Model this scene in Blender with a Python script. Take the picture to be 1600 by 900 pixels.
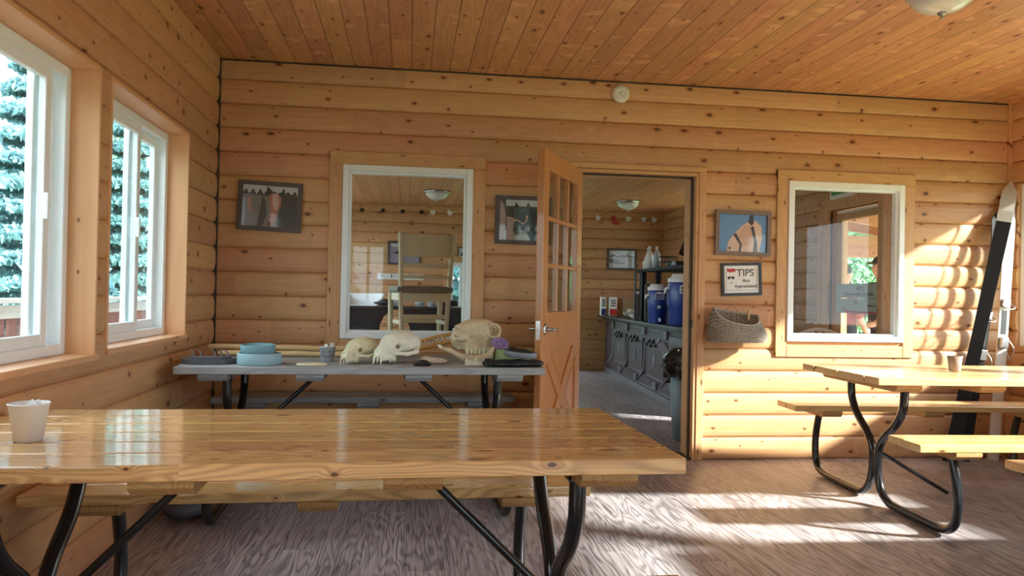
import bpy, math, random
import numpy as np
from mathutils import Matrix, Vector
for o in list(bpy.data.objects): bpy.data.objects.remove(o)
S = bpy.context.scene
COL = S.collection
# ------------------------------------------------------------------ camera
CAM_H = 1.14
YAW, PITCH, ROLL = 0.1332521, 0.0094472, 0.0194707
cy, sy, cp, sp = math.cos(YAW), math.sin(YAW), math.cos(PITCH), math.sin(PITCH)
fwd = Vector((sy*cp, cy*cp, sp)); rgt = Vector((cy, -sy, 0)); up = rgt.cross(fwd)
r2 = rgt*math.cos(ROLL) + up*math.sin(ROLL); u2 = -rgt*math.sin(ROLL) + up*math.cos(ROLL)
cd = bpy.data.cameras.new('camera'); cam = bpy.data.objects.new('camera', cd); COL.objects.link(cam)
cd.sensor_width = 36; cd.lens = 27.0; cd.clip_start = 0.02; cd.clip_end = 300
m = Matrix.Identity(4)
for i in range(3):
    m[i][0] = r2[i]; m[i][1] = u2[i]; m[i][2] = -fwd[i]
m[2][3] = CAM_H
cam.matrix_world = m
S.camera = cam
# ------------------------------------------------------------------ world, sun, exposure
W = bpy.data.worlds.new('sky'); S.world = W; W.use_nodes = True
bg = W.node_tree.nodes['Background']; bg.inputs[0].default_value = (0.80, 0.90, 1.0, 1); bg.inputs[1].default_value = 4.2
SUN_DIR = Vector((-1, 0.50, -0.54)).normalized()
sl = bpy.data.lights.new('sun', 'SUN'); sl.energy = 16; sl.angle = math.radians(3); sl.color = (1, 0.95, 0.87)
sun = bpy.data.objects.new('sun', sl); COL.objects.link(sun)
sun.rotation_euler = SUN_DIR.to_track_quat('-Z', 'Y').to_euler(); sun.location = (12, -3, 8)
S.view_settings.view_transform = 'Standard'; S.view_settings.look = 'None'
S.view_settings.gamma = 1; S.view_settings.use_curve_mapping = False
S.view_settings.exposure = 0.64
S.cycles.max_bounces = 10; S.cycles.diffuse_bounces = 6; S.cycles.transparent_max_bounces = 16
S.cycles.sample_clamp_indirect = 8; S.cycles.caustics_reflective = False; S.cycles.caustics_refractive = False
S.cycles.use_denoising = True
# ------------------------------------------------------------------ sizes of the place
D = 5.238; XL = -1.273; XR = 4.478; HC = 2.65; TP = 0.17; YR = -2.6
YF = 11.7; XR2 = 3.98; HC2 = 2.46; PITCHL = 0.1577
rnd = random.Random(5)
# ================================================================== node helper
class NT:
    def __init__(s, name):
        s.m = bpy.data.materials.new(name); s.m.use_nodes = True; s.t = s.m.node_tree
        s.b = s.t.nodes['Principled BSDF']; s.out = s.t.nodes['Material Output']
    def n(s, typ, **kw):
        x = s.t.nodes.new(typ)
        for k, v in kw.items(): setattr(x, k, v)
        return x
    def put(s, sock, v):
        if v is None: return
        if isinstance(v, bpy.types.NodeSocket): s.t.links.new(v, sock)
        elif isinstance(v, (tuple, list)) and len(v) == 3 and sock.type == 'RGBA': sock.default_value = (*v, 1)
        else: sock.default_value = v
    def ma(s, op, a, b=None, c=None):
        x = s.n('ShaderNodeMath', operation=op)
        for i, v in enumerate((a, b, c)): s.put(x.inputs[i], v)
        return x.outputs[0]
    def mix(s, f, a, b, bt='MIX'):
        x = s.n('ShaderNodeMix', data_type='RGBA', blend_type=bt)
        s.put(x.inputs[0], f); s.put(x.inputs[6], a); s.put(x.inputs[7], b); return x.outputs[2]
    def ss(s, v, a, b, lo=0.0, hi=1.0):
        x = s.n('ShaderNodeMapRange', interpolation_type='SMOOTHSTEP')
        for i, q in enumerate((v, a, b, lo, hi)): s.put(x.inputs[i], q)
        return x.outputs[0]
    def xyz(s, a, b, c):
        x = s.n('ShaderNodeCombineXYZ')
        for i, q in enumerate((a, b, c)): s.put(x.inputs[i], q)
        return x.outputs[0]
    def obj(s):
        tc = s.n('ShaderNodeTexCoord'); sx = s.n('ShaderNodeSeparateXYZ'); s.t.links.new(tc.outputs['Object'], sx.inputs[0])
        return tc.outputs['Object'], sx.outputs
    def noise(s, v, scale=5, detail=2, rough=.5, dist=0):
        x = s.n('ShaderNodeTexNoise'); s.put(x.inputs['Vector'], v); s.put(x.inputs['Scale'], scale)
        x.inputs['Detail'].default_value = detail; x.inputs['Roughness'].default_value = rough
        x.inputs['Distortion'].default_value = dist; return x.outputs[0]
    def vor(s, v, scale=1, dim='2D'):
        x = s.n('ShaderNodeTexVoronoi', voronoi_dimensions=dim); s.put(x.inputs['Vector'], v); s.put(x.inputs['Scale'], scale)
        return x.outputs['Distance'], x.outputs['Color']
    def bump(s, h, strength=.3, dist=.01):
        x = s.n('ShaderNodeBump'); s.put(x.inputs['Height'], h); x.inputs['Strength'].default_value = strength
        x.inputs['Distance'].default_value = dist; s.t.links.new(x.outputs[0], s.b.inputs['Normal'])
MATS = {}
def wood(name, c1, c2, along=0, across=2, pitch=.1577, off=0., L=2.4, rough=.5, knots=.5, kcol=(.10, .035, .015),
         halo=(.45, .17, .06), coat=0., seam=0., ring=16., ringmix=.35, fine=.25, var=.22, ks=(.21, .12), flare=0., bump=.15, spec=.4, seed=0.):
    g = NT(name); co, sx = g.obj()
    third = 3 - along - across
    a, b, c = sx[along], sx[across], sx[third]
    bi = g.ma('FLOOR', g.ma('ADD', g.ma('DIVIDE', b, pitch), off + .0001))
    wn = g.n('ShaderNodeTexWhiteNoise', noise_dimensions='1D'); g.put(wn.inputs['W'], g.ma('ADD', bi, seed)); r1 = wn.outputs['Value']
    a2 = g.ma('ADD', a, g.ma('MULTIPLY', r1, 7.3))
    seg = g.ma('FLOOR', g.ma('DIVIDE', a2, L))
    w2 = g.n('ShaderNodeTexWhiteNoise', noise_dimensions='2D'); g.put(w2.inputs['Vector'], g.xyz(bi, seg, 0)); r2_ = w2.outputs['Value']; rc = w2.outputs['Color']
    sh = g.ma('MULTIPLY', r2_, 31.)
    low = g.noise(g.xyz(g.ma('MULTIPLY', a2, .9), g.ma('ADD', g.ma('MULTIPLY', b, 6.), sh), g.ma('MULTIPLY', c, 6.)), 1, 2)
    finen = g.noise(g.xyz(g.ma('MULTIPLY', a2, 3.), g.ma('ADD', g.ma('MULTIPLY', b, 150.), sh), g.ma('MULTIPLY', c, 150.)), 1, 3)
    kd, kc = g.vor(g.xyz(g.ma('DIVIDE', a2, ks[0]), g.ma('ADD', g.ma('DIVIDE', g.ma('ADD', b, c), ks[1]), sh), 0))
    ksx = g.n('ShaderNodeSeparateColor'); g.t.links.new(kc, ksx.inputs[0])
    act = g.ma('GREATER_THAN', ksx.outputs[0], 1 - knots)
    thr = g.ma('MULTIPLY_ADD', g.ma('POWER', ksx.outputs[1], 2.5), .085, .034)
    q = g.ma('DIVIDE', kd, thr)
    near = g.ma('MULTIPLY', g.ss(q, 5., 0.), act)
    ph = g.ma('ADD', g.ma('ADD', g.ma('MULTIPLY', low, ring), g.ma('MULTIPLY', g.ma('ADD', b, c), ring*1.6)), g.ma('MULTIPLY', near, 1.6))
    rg = g.ma('MULTIPLY_ADD', g.ma('SINE', g.ma('MULTIPLY', ph, 6.283)), .5, .5)
    rg = g.ma('POWER', rg, 1.6)
    f = g.ma('ADD', g.ma('MULTIPLY', rg, ringmix), g.ma('MULTIPLY', g.ma('SUBTRACT', finen, .4), fine*2))
    col = g.mix(f, c1, c2)
    br = g.ma('MULTIPLY_ADD', r2_, var, 1 - var*.5)
    hs = g.n('ShaderNodeHueSaturation'); g.put(hs.inputs['Color'], col); g.put(hs.inputs['Value'], br)
    g.put(hs.inputs['Hue'], g.ma('MULTIPLY_ADD', g.ma('FRACT', g.ma('MULTIPLY', r2_, 13.7)), .02, .49)); col = hs.outputs[0]
    if flare:  # pale slashes: the sheen of the grain painted into the colour
        fv = g.noise(g.xyz(g.ma('ADD', g.ma('MULTIPLY', a2, 11.), g.ma('MULTIPLY', low, 2.)), g.ma('ADD', g.ma('MULTIPLY', b, 5.), sh), 0), 1, 1)
        fl = g.ma('MULTIPLY', g.ss(fv, .60, .68), g.ss(low, .38, .55))
        col = g.mix(g.ma('MULTIPLY', fl, flare), col, (min(1, c1[0]*1.32), min(1, c1[1]*1.42), min(1, c1[2]*1.5)))
    col = g.mix(g.ma('MULTIPLY', g.ma('MULTIPLY', g.ss(q, 2.6, .9), act), .55), col, halo)
    col = g.mix(g.ma('MULTIPLY', g.ma('MULTIPLY', g.ss(q, 1.15, .7), act), .9), col, kcol)
    h = g.ma('MULTIPLY', finen, .25)
    if seam:
        fr = g.ma('FRACT', g.ma('ADD', g.ma('DIVIDE', b, pitch), off))
        dd = g.ma('MULTIPLY', g.ma('MINIMUM', fr, g.ma('SUBTRACT', 1., fr)), pitch)
        sm = g.ss(dd, seam, seam*.3)
        fa = g.ma('FRACT', g.ma('DIVIDE', a2, L)); da = g.ma('MULTIPLY', g.ma('MINIMUM', fa, g.ma('SUBTRACT', 1., fa)), L)
        sm = g.ma('MAXIMUM', sm, g.ma('MULTIPLY', g.ss(da, seam*.6, seam*.2), .8))
        col = g.mix(g.ma('MULTIPLY', sm, .75), col, (c2[0]*.16, c2[1]*.13, c2[2]*.12))
        h = g.ma('SUBTRACT', h, g.ma('MULTIPLY', sm, 1.2))
    g.put(g.b.inputs['Base Color'], col)
    g.put(g.b.inputs['Roughness'], g.ma('MULTIPLY_ADD', finen, .12, rough - .06))
    g.b.inputs['Specular IOR Level'].default_value = spec
    if coat: g.b.inputs['Coat Weight'].default_value = coat; g.b.inputs['Coat Roughness'].default_value = .06
    g.bump(h, bump, .004)
    MATS[name] = g.m; return g.m
def plain(name, c, rough=.5, metal=0, var=.12, scale=30, bump=0., coat=0., sub=0., spec=.5, trans=0.):
    g = NT(name); co, sx = g.obj()
    nz = g.noise(co, scale, 3)
    g.put(g.b.inputs['Base Color'], g.mix(nz, tuple(x*(1 - var) for x in c), tuple(min(1, x*(1 + var)) for x in c)))
    g.put(g.b.inputs['Roughness'], g.ma('MULTIPLY_ADD', nz, .1, max(.0, rough - .05))); g.b.inputs['Metallic'].default_value = metal
    g.b.inputs['Specular IOR Level'].default_value = spec
    if bump: g.bump(nz, bump, .003)
    if coat: g.b.inputs['Coat Weight'].default_value = coat; g.b.inputs['Coat Roughness'].default_value = .03
    if trans: g.b.inputs['Transmission Weight'].default_value = trans
    MATS[name] = g.m; return g.m
def leaf(name, c):
    g = NT(name); co, sx = g.obj(); nz = g.noise(co, 2.2, 3)
    col = g.mix(nz, tuple(x*.72 for x in c), tuple(min(1, x*1.2) for x in c))
    d = g.n('ShaderNodeBsdfDiffuse'); g.put(d.inputs[0], col); t = g.n('ShaderNodeBsdfTranslucent'); g.put(t.inputs[0], col)
    mx = g.n('ShaderNodeMixShader'); mx.inputs[0].default_value = .5; g.t.links.new(d.outputs[0], mx.inputs[1]); g.t.links.new(t.outputs[0], mx.inputs[2]); g.t.links.new(mx.outputs[0], g.out.inputs[0])
    MATS[name] = g.m; return g.m
def glass_mat(name, tint=(.93, .97, .96), k=1.0):
    g = NT(name); fr = g.n('ShaderNodeFresnel'); fr.inputs['IOR'].default_value = 1.5
    tr = g.n('ShaderNodeBsdfTransparent'); tr.inputs[0].default_value = (*tint, 1)
    gl = g.n('ShaderNodeBsdfGlossy'); gl.inputs['Roughness'].default_value = 0.0
    nz = g.noise(g.obj()[0], 1.5, 1); g.bump(nz, .02, .01)
    mx = g.n('ShaderNodeMixShader'); ge = g.n('ShaderNodeNewGeometry'); g.put(mx.inputs[0], g.ma('MULTIPLY', g.ma('MULTIPLY', fr.outputs[0], k), g.ma('SUBTRACT', 1., ge.outputs['Backfacing'])))
    g.t.links.new(tr.outputs[0], mx.inputs[1]); g.t.links.new(gl.outputs[0], mx.inputs[2]); g.t.links.new(mx.outputs[0], g.out.inputs[0])
    MATS[name] = g.m; return g.m
PC1, PC2 = (.62, .350, .175), (.43, .205, .086)
wood('log_x', PC1, PC2, 0, 2, PITCHL, 0, 3.1, .46, .78, seam=.0, ring=9, ringmix=.22, fine=.18, flare=.12)
wood('log_y', PC1, PC2, 1, 2, PITCHL, 0, 3.7, .46, .78, seam=.0, ring=9, ringmix=.22, fine=.18, flare=.12, seed=40)
wood('ceiling_pine', (.62, .33, .155), (.43, .195, .078), 1, 0, .1262, .1, 2.9, .42, .6, seam=.004, ring=8, ringmix=.35, fine=.25, ks=(.26, .12), flare=.7, var=.28, bump=.3)
wood('jamb_pine', (.76, .41, .22), (.62, .29, .13), 2, 1, 5., .3, 9., .4, .12, ring=5, ringmix=.25, fine=.12, var=0)
wood('jamb_pine_y', (.76, .41, .22), (.62, .29, .13), 1, 0, 5., .3, 9., .4, .12, ring=5, ringmix=.25, fine=.12, var=0)
wood('trim_x', (.64, .37, .18), (.48, .24, .10), 0, 2, 5., .4, 9., .5, .5, ring=14, ringmix=.3, fine=.3, var=0, ks=(.2, .06))
wood('trim_z', (.64, .37, .18), (.48, .24, .10), 2, 0, .045, .4, 9., .5, .4, ring=10, ringmix=.3, fine=.3, var=.12, ks=(.2, .06), seam=.0)
wood('door_fir', (.54, .225, .085), (.36, .125, .04), 2, 0, 5., .3, 9., .3, .0, ring=22, ringmix=.35, fine=.3, var=0, coat=.4)
wood('table_cedar', (.76, .46, .20), (.32, .14, .05), 0, 1, .1395, 0., 9., .22, .8, ring=22, ringmix=.48, fine=.3, var=.32, ks=(.19, .10), coat=.8, kcol=(.06, .025, .012), bump=.06)
wood('table_pale', (.74, .47, .22), (.52, .27, .10), 0, 1, .14, 0., 9., .32, .5, ring=13, ringmix=.35, fine=.3, var=.2, ks=(.3, .1), coat=.35, seed=9)
wood('table_grey', (.36, .37, .38), (.20, .20, .21), 0, 1, .14, 0., 9., .55, .35, ring=14, ringmix=.4, fine=.4, var=.2, ks=(.3, .1), kcol=(.06, .05, .05), halo=(.2, .18, .16), seed=3)
wood('cleat_wood', (.50, .28, .12), (.30, .14, .05), 1, 0, 5., .3, 9., .5, .1, ring=26, ringmix=.5, fine=.3, var=0)
wood('stick_wood', (.72, .50, .27), (.55, .32, .14), 0, 1, 5., .3, 9., .45, .3, ring=16, ringmix=.3, fine=.3, var=0, ks=(.2, .06))
wood('hoop_wood', (.62, .30, .09), (.42, .17, .05), 0, 1, 5., .3, 9., .35, .0, ring=16, ringmix=.3, fine=.3, var=0, coat=.3)
wood('rafter_wood', (.60, .34, .20), (.46, .23, .12), 0, 2, .25, .3, 9., .6, .4, ring=14, ringmix=.4, fine=.3, var=.1)
wood('deck_wood', (.55, .45, .38), (.40, .31, .25), 1, 0, .14, 0, 3.6, .7, .3, seam=.004, ring=14, ringmix=.4, fine=.3, var=.15)
wood('sign_board', (.30, .20, .13), (.17, .10, .06), 0, 2, .08, 0, 2., .6, .1, ring=20, ringmix=.4, fine=.4, var=.2)
# vinyl plank floor with strong cathedral grain
g = NT('floor_plank'); co, sx = g.obj(); a, b = sx[1], sx[0]
bi = g.ma('FLOOR', g.ma('DIVIDE', b, .18)); wn = g.n('ShaderNodeTexWhiteNoise', noise_dimensions='1D'); g.put(wn.inputs['W'], bi)
a2 = g.ma('ADD', a, g.ma('MULTIPLY', wn.outputs[0], 5.)); seg = g.ma('FLOOR', g.ma('DIVIDE', a2, 1.22))
w2 = g.n('ShaderNodeTexWhiteNoise', noise_dimensions='2D'); g.put(w2.inputs['Vector'], g.xyz(bi, seg, 0)); rr = w2.outputs[0]
low = g.noise(g.xyz(g.ma('MULTIPLY', a2, 1.0), g.ma('ADD', g.ma('MULTIPLY', b, 8.), g.ma('MULTIPLY', rr, 40)), 0), 1, 2)
ph = g.ma('ADD', g.ma('MULTIPLY', low, 26.), g.ma('MULTIPLY', b, 22.))
rg = g.ma('POWER', g.ma('MULTIPLY_ADD', g.ma('SINE', g.ma('MULTIPLY', ph, 3.0)), .5, .5), 1.5)
fn = g.noise(g.xyz(g.ma('MULTIPLY', a2, 2.0), g.ma('MULTIPLY', b, 130.), 0), 1, 4)
f = g.ma('ADD', g.ma('MULTIPLY', rg, .50), g.ma('MULTIPLY', g.ss(fn, .40, .64), .45))
col = g.mix(f, (.49, .44, .46), (.10, .085, .095))
col = g.mix(.6, col, g.mix(g.ma('MULTIPLY_ADD', rr, .5, .25), (.06, .06, .06), (.99, .97, .95)), 'SOFT_LIGHT')
fr = g.ma('FRACT', g.ma('DIVIDE', b, .18)); dd = g.ma('MULTIPLY', g.ma('MINIMUM', fr, g.ma('SUBTRACT', 1., fr)), .18)
fa = g.ma('FRACT', g.ma('DIVIDE', a2, 1.22)); da = g.ma('MULTIPLY', g.ma('MINIMUM', fa, g.ma('SUBTRACT', 1., fa)), 1.22)
col = g.mix(g.ma('MULTIPLY', g.ss(g.ma('MINIMUM', dd, da), .002, .0006), .5), col, (.05, .035, .035))
g.put(g.b.inputs['Base Color'], col); g.put(g.b.inputs['Roughness'], g.ma('MULTIPLY_ADD', fn, .16, .30)); g.b.inputs['Specular IOR Level'].default_value = .5
g.bump(f, .18, .002); MATS['floor_plank'] = g.m
plain('white_vinyl', (.87, .93, .96), .3, var=.03)
plain('white_paint', (.85, .85, .84), .5, var=.05)
plain('black_tube', (.012, .013, .016), .22, var=.3, coat=.3)
plain('chrome', (.75, .76, .78), .18, 1, var=.05)
plain('nickel', (.42, .40, .38), .3, 1, var=.1)
plain('dark_frame', (.095, .075, .07), .5, var=.3, scale=60)
plain('brown_frame', (.20, .135, .10), .45, var=.3, scale=50)
plain('black_frame', (.018, .018, .02), .4)
plain('rubber_black', (.02, .02, .022), .6)
plain('weather_strip', (.05, .03, .02), .6)
plain('paper_white', (.86, .86, .86), .6, var=.03)
plain('cup_paper', (.80, .76, .75), .55, var=.03)
plain('detector_white', (.80, .82, .76), .45, var=.04)
plain('lamp_glass', (.72, .75, .74), .25, var=.04, coat=.5)
plain('bone', (.78, .71, .50), .5, var=.35, scale=30, bump=.6)
plain('bone_pale', (.86, .81, .66), .5, var=.28, scale=26, bump=.6)
plain('bone_tan', (.62, .51, .34), .5, var=.45, scale=32, bump=.7)
plain('socket_dark', (.20, .14, .08), .7)
plain('plaster_blue', (.17, .32, .38), .6, var=.12, scale=25, bump=.1)
plain('plaster_blue_pale', (.30, .47, .53), .6, var=.12, scale=25, bump=.1)
plain('plaster_cream', (.78, .70, .50), .6, var=.12)
plain('plaster_green', (.28, .36, .17), .6, var=.2)
plain('plaster_grey', (.20, .22, .26), .55, var=.15)
plain('plaster_purple', (.26, .18, .38), .6, var=.2)
plain('slate', (.085, .085, .10), .55, var=.35, scale=30, bump=.4)
plain('claw', (.26, .22, .20), .4)
plain('fur_black', (.014, .014, .017), .6, var=.5, scale=60, bump=.8)
plain('paw_black', (.012, .012, .016), .35)
plain('shell_tan', (.56, .48, .38), .55, var=.25, scale=40, bump=.3)
plain('tin', (.62, .66, .70), .35, .6, var=.2)
plain('lacing', (.72, .66, .52), .6)
plain('wicker', (.38, .33, .27), .6, var=.35, scale=60)
plain('wicker_dark', (.07, .055, .045), .7, var=.3)
plain('chair_cream', (.58, .53, .36), .4, var=.08)
plain('seat_grey', (.17, .17, .15), .8, var=.2, scale=200)
plain('iron', (.125, .10, .115), .45, .3, var=.45, scale=9, bump=.25)
plain('iron_pale', (.22, .21, .24), .5, .2, var=.3, scale=20)
plain('iron_dark', (.022, .02, .022), .4, .3, var=.4)
plain('jug_blue', (.018, .055, .30), .4, var=.1, coat=.2)
plain('black_plastic', (.014, .015, .018), .6, spec=.25)
plain('grey_plastic', (.11, .125, .135), .5)
plain('bag_black', (.01, .01, .011), .18)
plain('bin_blue', (.24, .34, .42), .45)
plain('red', (.55, .03, .03), .5); plain('navy', (.03, .04, .22), .5); plain('orange_bottle', (.75, .28, .08), .4)
plain('cardboard', (.42, .29, .17), .7, var=.1); plain('clear_grey', (.45, .52, .58), .25, var=.3)
plain('ski_black', (.010, .010, .012), .55, spec=.25); plain('ski_white', (.66, .60, .52), .35, var=.12)
plain('ski_grey', (.45, .43, .40), .35); plain('boot_blue', (.12, .18, .26), .4)
leaf('leaf_a', (.30, .52, .56)); leaf('leaf_b', (.22, .42, .43)); leaf('leaf_c', (.42, .66, .42)); plain('bark', (.16, .11, .08), .8)
plain('ground', (.20, .26, .12), .9, var=.4, scale=2); plain('roof_outside', (.25, .2, .17), .8)
plain('exit_green', (.03, .35, .10), .4); plain('skin', (.62, .36, .26), .5, var=.05); plain('hair', (.03, .02, .015), .6)
plain('cloth_dark', (.04, .045, .06), .8); plain('cloth_red', (.30, .07, .05), .8); plain('plastic_white', (.85, .86, .88), .35, var=.03)
plain('glass_amber', (.72, .55, .45), .12, var=.2, trans=.6)
plain('poster', (.42, .47, .44), .4, var=.06); plain('ink', (.02, .02, .025), .5); plain('ink_red', (.5, .02, .04), .5)
plain('fence_red', (.35, .15, .13), .7)
glass_mat('glass'); glass_mat('glass_tint', (.74, .95, .98)); glass_mat('glass_inner', (.97, .98, .98), .9)
# ================================================================== geometry helpers
class MB:
    def __init__(s): s.v = []; s.f = []; s.mi = []; s.sm = []; s.mats = []; s.cur = 0
    def mat(s, name):
        if name not in s.mats: s.mats.append(name)
        s.cur = s.mats.index(name); return s
    def add(s, vs, fs, smooth=False, M=None):
        o = len(s.v)
        for v in vs:
            v = Vector(v); s.v.append(tuple(M @ v) if M is not None else tuple(v))
        for f in fs: s.f.append(tuple(i + o for i in f)); s.mi.append(s.cur); s.sm.append(smooth)
        return s
    def box(s, x0, x1, y0, y1, z0, z1, M=None):
        vs = [(x, y, z) for x in (x0, x1) for y in (y0, y1) for z in (z0, z1)]
        return s.add(vs, [(0, 1, 3, 2), (4, 6, 7, 5), (0, 4, 5, 1), (2, 3, 7, 6), (0, 2, 6, 4), (1, 5, 7, 3)], False, M)
    def cb(s, c, d, M=None):
        return s.box(c[0]-d[0]/2, c[0]+d[0]/2, c[1]-d[1]/2, c[1]+d[1]/2, c[2]-d[2]/2, c[2]+d[2]/2, M)
    def prism(s, poly, a0, a1, axis=1, M=None, smooth=False):
        # poly = list of 2D points in the other two axes, extruded along axis from a0 to a1
        n = len(poly)
        def P(p, a):
            l = list(p); l.insert(axis, a); return tuple(l)
        vs = [P(p, a0) for p in poly] + [P(p, a1) for p in poly]
        fs = [(i, (i+1) % n, n+(i+1) % n, n+i) for i in range(n)]
        s.add(vs, fs, smooth, M); return s.add(vs, [tuple(range(n))[::-1], tuple(range(n, 2*n))], False, M)
    def tube(s, pts, r, n=10, closed=False, M=None, caps=True, flat=1.):
        pts = [Vector(p) for p in pts]; k = len(pts); rs = list(np.interp(np.linspace(0, 1, k), np.linspace(0, 1, len(r)), r)) if isinstance(r, (list, tuple)) else [r]*k
        vs = []; prev = None
        for i, p in enumerate(pts):
            if closed: t = (pts[(i+1) % k] - pts[i-1]).normalized()
            else: t = (pts[min(i+1, k-1)] - pts[max(i-1, 0)]).normalized()
            if prev is None:
                u = t.cross(Vector((0, 0, 1)))
                if u.length < .05: u = t.cross(Vector((1, 0, 0)))
            else: u = prev - t*prev.dot(t)
            u.normalize(); w = t.cross(u); prev = u
            for j in range(n):
                an = 2*math.pi*j/n; vs.append(p + (u*math.cos(an) + w*math.sin(an)*flat)*rs[i])
        fs = []
        for i in range(k if closed else k-1):
            i2 = (i+1) % k
            for j in range(n): fs.append((i*n+j, i*n+(j+1) % n, i2*n+(j+1) % n, i2*n+j))
        s.add(vs, fs, True, M)
        if caps and not closed:
            s.add(vs[:n], [tuple(range(n))[::-1]], False, M); s.add(vs[-n:], [tuple(range(n))], False, M)
        return s
    def lathe(s, prof, n=28, M=None, c=(0, 0, 0), sx=1., sy=1.):
        k = len(prof); vs = []
        for (r, z) in prof:
            for j in range(n):
                a = 2*math.pi*j/n; vs.append((c[0]+r*math.cos(a)*sx, c[1]+r*math.sin(a)*sy, c[2]+z))
        fs = [(i*n+j, i*n+(j+1) % n, (i+1)*n+(j+1) % n, (i+1)*n+j) for i in range(k-1) for j in range(n)]
        return s.add(vs, fs, True, M)
    def ball(s, c, r, n=12, M=None, sc=(1, 1, 1)):
        pr = [(max(1e-4, math.sin(math.pi*i/(n//2+2)))*r, -math.cos(math.pi*i/(n//2+2))*r) for i in range(n//2+3)]
        vs = []; k = len(pr)
        for (rr_, z) in pr:
            for j in range(n):
                a = 2*math.pi*j/n; vs.append((c[0]+rr_*math.cos(a)*sc[0], c[1]+rr_*math.sin(a)*sc[1], c[2]+z*sc[2]))
        return s.add(vs, [(i*n+j, i*n+(j+1) % n, (i+1)*n+(j+1) % n, (i+1)*n+j) for i in range(k-1) for j in range(n)], True, M)
    def build(s, name, parent=None, mat=None, bevel=0., seg=2, sharp=True):
        me = bpy.data.meshes.new(name); me.from_pydata(s.v, [], s.f)
        if mat: me.materials.append(MATS[mat])
        else:
            for q in s.mats: me.materials.append(MATS[q])
            me.polygons.foreach_set('material_index', s.mi)
        me.polygons.foreach_set('use_smooth', s.sm); me.update()
        o = bpy.data.objects.new(name, me); COL.objects.link(o)
        if parent is not None: o.parent = parent
        if bevel:
            b = o.modifiers.new('bevel', 'BEVEL'); b.width = bevel; b.segments = seg; b.limit_method = 'ANGLE'; b.angle_limit = math.radians(40)
        return o
def thing(name, label, cat, loc=(0, 0, 0), rz=0., group=None, rx=0., ry=0.):
    o = bpy.data.objects.new(name, None); COL.objects.link(o); o.location = loc; o.rotation_euler = (rx, ry, rz)
    o.empty_display_size = .05
    o['label'] = label; o['category'] = cat
    if group: o['group'] = group
    return o
def tag(o, label, cat, group=None, kind=None):
    o['label'] = label; o['category'] = cat
    if group: o['group'] = group
    if kind: o['kind'] = kind
    return o
def struct(o): o['kind'] = 'structure'; return o
def place(o, loc=(0, 0, 0), rz=0., rx=0., ry=0.): o.location = loc; o.rotation_euler = (rx, ry, rz); return o
def dup(root, loc=None, rz=None, label=None):
    r = root.copy(); COL.objects.link(r)
    if loc is not None: r.location = loc
    if rz is not None: r.rotation_euler.z = rz
    if label: r['label'] = label
    for ch in list(root.children):
        c = ch.copy(); COL.objects.link(c); c.parent = r
        for gch in list(ch.children):
            d = gch.copy(); COL.objects.link(d); d.parent = c
    return r
def RM(loc=(0, 0, 0), rx=0., ry=0., rz=0., sc=(1, 1, 1)):
    return Matrix.Translation(loc) @ Matrix.Rotation(rz, 4, 'Z') @ Matrix.Rotation(ry, 4, 'Y') @ Matrix.Rotation(rx, 4, 'X') @ Matrix.Diagonal((*sc, 1))
def smooth_path(pts, it=3):
    pts = [Vector(p) for p in pts]
    for _ in range(it):
        q = [pts[0]]
        for a, b in zip(pts[:-1], pts[1:]): q += [a*.75+b*.25, a*.25+b*.75]
        pts = q + [pts[-1]]
    return pts
def text_mesh(body, size, name, parent, mat, M, extrude=.0006, align='CENTER'):
    c = bpy.data.curves.new(name, 'FONT'); c.body = body; c.size = size; c.extrude = extrude; c.align_x = align
    t = bpy.data.objects.new(name, c); COL.objects.link(t); bpy.context.view_layer.update()
    me = bpy.data.meshes.new_from_object(t.evaluated_get(bpy.context.evaluated_depsgraph_get()))
    bpy.data.objects.remove(t); me.transform(M); me.materials.clear(); me.materials.append(MATS[mat])
    o = bpy.data.objects.new(name, me); COL.objects.link(o); o.parent = parent; return o
# signed distance shapes -> mesh (surface nets)
def ell(c, r):
    c = np.array(c, float); r = np.array(r, float)
    def f(P): q = (P - c)/r; k = np.sqrt((q**2).sum(-1)) + 1e-9; return (k - 1)*r.min()
    return f
def cap(a, b, ra, rb=None):
    a = np.array(a, float); b = np.array(b, float); rb = ra if rb is None else rb
    def f(P):
        ab = b - a; t = np.clip(((P - a) @ ab)/max(ab @ ab, 1e-9), 0, 1)
        return np.sqrt(((P - a - t[..., None]*ab)**2).sum(-1)) - (ra + (rb - ra)*t)
    return f
def bxs(c, h, r=.003):
    c = np.array(c, float); h = np.array(h, float)
    def f(P):
        q = np.abs(P - c) - h + r; return np.sqrt((np.maximum(q, 0)**2).sum(-1)) + np.minimum(q.max(-1), 0) - r
    return f
def U(fs, k=.01):
    def f(P):
        d = fs[0](P)
        for g_ in fs[1:]:
            e = g_(P); h = np.clip(.5 + .5*(e - d)/k, 0, 1); d = e*(1-h) + d*h - k*h*(1-h)
        return d
    return f
def SUB(a, bs, k=.006):
    def f(P):
        d = a(P)
        for b in bs:
            e = -b(P); h = np.clip(.5 - .5*(e - d)/k, 0, 1); d = e*(1-h) + d*h + k*h*(1-h)
        return d
    return f
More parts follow.
